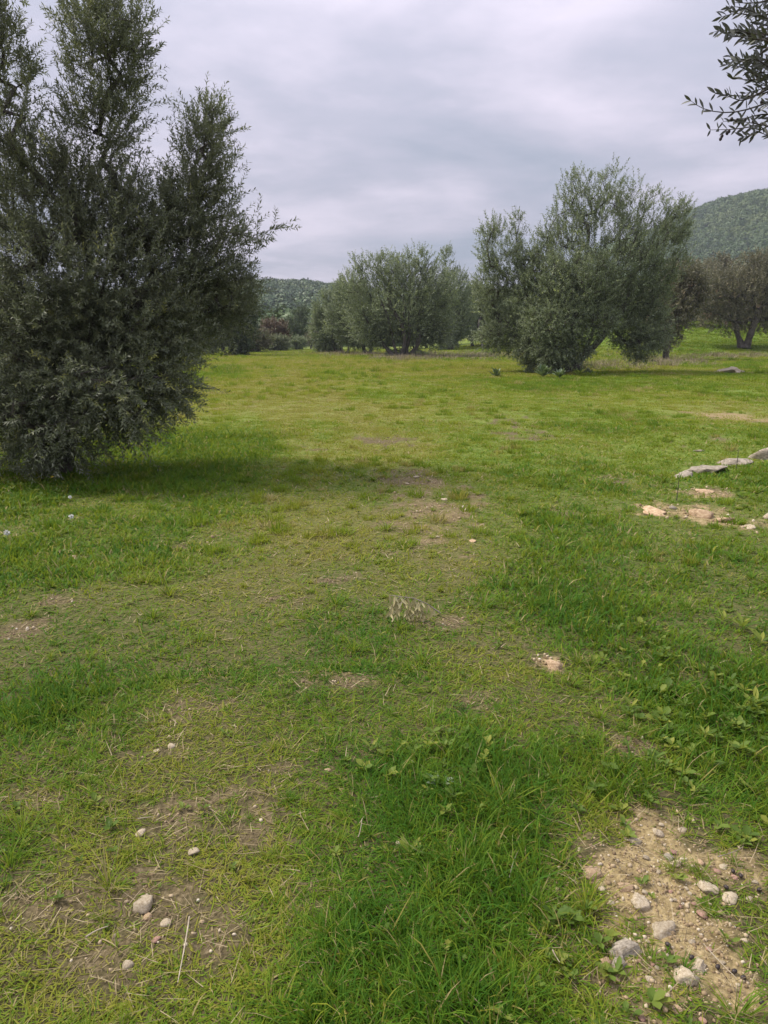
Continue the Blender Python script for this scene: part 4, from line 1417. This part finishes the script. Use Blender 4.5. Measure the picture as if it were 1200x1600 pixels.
# flowers
FW, t, b = new_mat('dandelion_clock')
b.inputs['Base Color'].default_value = (0.72, 0.72, 0.68, 1)
b.inputs['Roughness'].default_value = 0.9
FY, t, b = new_mat('yellow_petals')
b.inputs['Base Color'].default_value = (0.75, 0.55, 0.04, 1)
STG, t, b = new_mat('flower_stem')
b.inputs['Base Color'].default_value = (0.1, 0.16, 0.05, 1)


def seed_head(px, py, r, mat, name, label, cat, group=None, hst=0.1):
    g = G(px, py + hst * FPX / (math.hypot(*G(px, py)[:2]) + 1) * 0.9)
    rt_ = bpy.data.objects.new(name, None)
    COL.objects.link(rt_)
    rt_.location = g
    tag(rt_, label, cat, group)
    V, F = poly_tube(np.array([[0, 0, 0], [0.004, 0, hst * .5], [0, 0, hst]]), [.0015, .0013, .001], 5)
    link('stem', fast_mesh('stem', V, [F]), STG, rt_)
    m_ = 60
    v = unit(rng.normal(size=(m_, 3)))
    if mat is FY:
        v[:, 2] = np.abs(v[:, 2]) * .4 + .1
        v = unit(v)
    V, F = leaves(np.tile([[0, 0, hst]], (m_, 1)) + v * r * .2, v, unit(np.cross(v, rng.normal(size=(m_, 3)))), np.full(m_, r * .9), np.full(m_, r * .4))
    link('flower_head' if mat is FY else 'seed_head', fast_mesh(name, V, [F]), mat, rt_)


GD = 'dandelion clocks under the left tree'
seed_head(113, 812, .022, FW, 'dandelion', 'white dandelion clock standing highest right in grass before the left tree', 'flower', GD)
seed_head(13, 838, .024, FW, 'dandelion', 'white dandelion clock at the left edge of the grass', 'flower', GD)
seed_head(111, 781, .018, FW, 'dandelion', 'faint dandelion clock in the shade of the left tree', 'flower', GD)
seed_head(84, 750, .020, FY, 'yellow_flower', 'small yellow flower in the shade under the left tree', 'flower')
for (x_, y_) in ((92, 1092), (317, 942), (400, 1010), (660, 1395), (1010, 1392)):
    pass

# ------------------------------------------------------------------ overhanging olive boughs at the upper right
NY = 4.4
tb = np.array([5.3, 4.9, float(terrain(5.3, 4.9))])
lobn = [(np.array([4.6, 5.0, 4.3]), np.array([1.4, 1.7, 1.3]), 1.0), (np.array([6.2, 4.8, 3.8]), np.array([1.3, 1.6, 1.5]), 1), (np.array([5.3, 5.6, 5.2]), np.array([1.3, 1.3, 1.0]), .8)]
lobn = [(c + np.array([0.35, 0.0, 0.2]), r * 0.8, w) for c, r, w in lobn]
NT = tree('olive_tree', tb, lobn, [(0, 0, np.array([4.9, 4.9, 2.9])), (.1, .1, np.array([5.9, 5.1, 3.1]))], 120, 700, 24, 0.055, 0.34, [DARK_LEAF],
          'olive tree outside the right edge whose twigs hang into the top right corner', 'tree', 'olive trees around the meadow', r_tip=.003, up=.5, leaf_w=.21)
NEAR_LEAF = foliage_mat('shaded_bough_leaf', [(0, (0.03, 0.036, 0.024)), (1, (0.075, 0.08, 0.05))], ((0.11, 0.115, 0.095), 0.8), 0.08)  # darker copy of the olive leaf: silhouette against the sky put into the colour
NL = [one_leaf(0.054, 0.0145, NEAR_LEAF, 80 + i) for i in range(6)]
# twigs given by picture positions, all near depth NY
tws = [([(1235, 165), (1190, 195), (1150, 202), (1110, 203)], 0.0), ([(1235, 175), (1195, 200), (1172, 212), (1158, 215)], 0.05), ([(1225, 150), (1180, 168), (1140, 178), (1100, 172), (1080, 158)], -.05),
       ([(1230, 130), (1185, 150), (1150, 150), (1118, 146)], .1), ([(1225, 100), (1195, 108), (1170, 95), (1142, 88)], 0.0), ([(1230, 110), (1200, 122), (1170, 125), (1145, 122)], .12), ([(1230, 60), (1180, 48), (1140, 46), (1115, 50)], -.1),
       ([(1225, 65), (1195, 60), (1165, 62)], 0.05), ([(1220, 20), (1180, 25), (1150, 20), (1128, 26)], .1), ([(1225, -5), (1180, 5), (1145, 4)], 0.0), ([(1230, 40), (1200, 30), (1165, 12), (1140, 10)], -.05),
       ([(1230, 85), (1200, 75), (1180, 68)], .15), ([(1225, 145), (1200, 130), (1185, 112)], 0), ([(1220, 180), (1190, 178), (1160, 186), (1130, 190)], .1), ([(1235, 10), (1205, 8), (1185, -10)], .05), ([(1235, 45), (1205, 42), (1175, 35)], .12)]
for _ in range(26):
    ex, ey = rng.uniform(1128, 1200), rng.uniform(-5, 205)
    if ey < 60 or 85 < ey:
        tws.append(([(ex + 60, ey + rng.uniform(-25, 25)), (ex + 30, ey + rng.uniform(-10, 14)), (ex, ey)], rng.uniform(-.25, .3)))
ntot = 0
ends = []
jb = np.array([A(1300, 90, NY)[0], NY + .1, A(1300, 90, NY)[2]])
for pth, dy in tws:
    pts = np.array([A(*q_, NY + dy) for q_ in pth])
    k_ = 10
    f = np.linspace(0, 1, k_)
    pp = np.stack([np.interp(f, np.linspace(0, 1, len(pts)), pts[:, c]) for c in range(3)], 1)
    pp[1:-1] = (pp[:-2] + pp[1:-1] * 2 + pp[2:]) / 4
    pp2 = np.concatenate([[jb + rng.normal(0, .04, 3)], pp])
    V, F = poly_tube(pp2 - tb, np.linspace(.006, .0012, k_ + 1), 5)
    link('twig', fast_mesh('twig', V, [F], smooth=True), BARK, NT)
    seg = unit(np.gradient(pp, axis=0))
    for i in range(1, k_):
        for s_ in (-1, 1):
            if rng.random() < .06:
                continue
            upd = np.array([0, rng.normal(0, .5), s_ * .9 + .25])
            d = unit((seg[i] * .8 + upd * rng.uniform(.35, 1.1) + rng.normal(0, .3, 3))[None])[0]
            place_leaf(NL[ntot % 6], pp[i], d, (rng.normal(0, .5), -1, rng.normal(.3, .5)), NT, scale=rng.uniform(.75, 1.2))
            ntot += 1
V, F = poly_tube(np.array([[5.9, 5.1, 3.1], [5.0, 4.9, 3.05], [3.9, 4.6, 3.1], jb, jb + [-.12, 0, 0]]) - tb, [.035, .025, .015, .009, .006], 7)
link('bough', fast_mesh('bough', V, [F], smooth=True), BARK, NT)
for (x_, y_) in ((1151, 188), (1155, 192), (1139, 205), (1136, 208), (1164, 187), (1126, 217), (1128, 213), (1177, 190), (1143, 186), (1190, 160), (1186, 172)):
    o = link('olive', OLV, None, NT)
    o.location = Vector(A(x_, y_, NY)) - Vector(tb)
    o.scale = (1.35,) * 3
    o.rotation_euler = (rng.normal(0, .3), rng.normal(0, .3), 0)

# ------------------------------------------------------------------ air
if True:
    import bmesh
    bm_ = bmesh.new()
    bmesh.ops.create_cube(bm_, size=1)
    me = bpy.data.meshes.new('haze')
    bm_.to_mesh(me)
    bm_.free()
    hz_m = bpy.data.materials.new('thin_haze')
    hz_m.use_nodes = True
    t = hz_m.node_tree
    t.nodes.clear()
    pv = t.nodes.new('ShaderNodeVolumePrincipled')
    pv.inputs['Color'].default_value = (0.78, 0.86, 1.0, 1)
    pv.inputs['Density'].default_value = 0.00035
    ou = t.nodes.new('ShaderNodeOutputMaterial')
    t.links.new(pv.outputs[0], ou.inputs['Volume'])
    hz = link('haze', me, hz_m)
    hz.location = (0, 375, 49)
    hz.scale = (1810, 1070, 110)
    tag(hz, 'thin pale haze in the air over the meadow and hills', None, None, 'stuff')
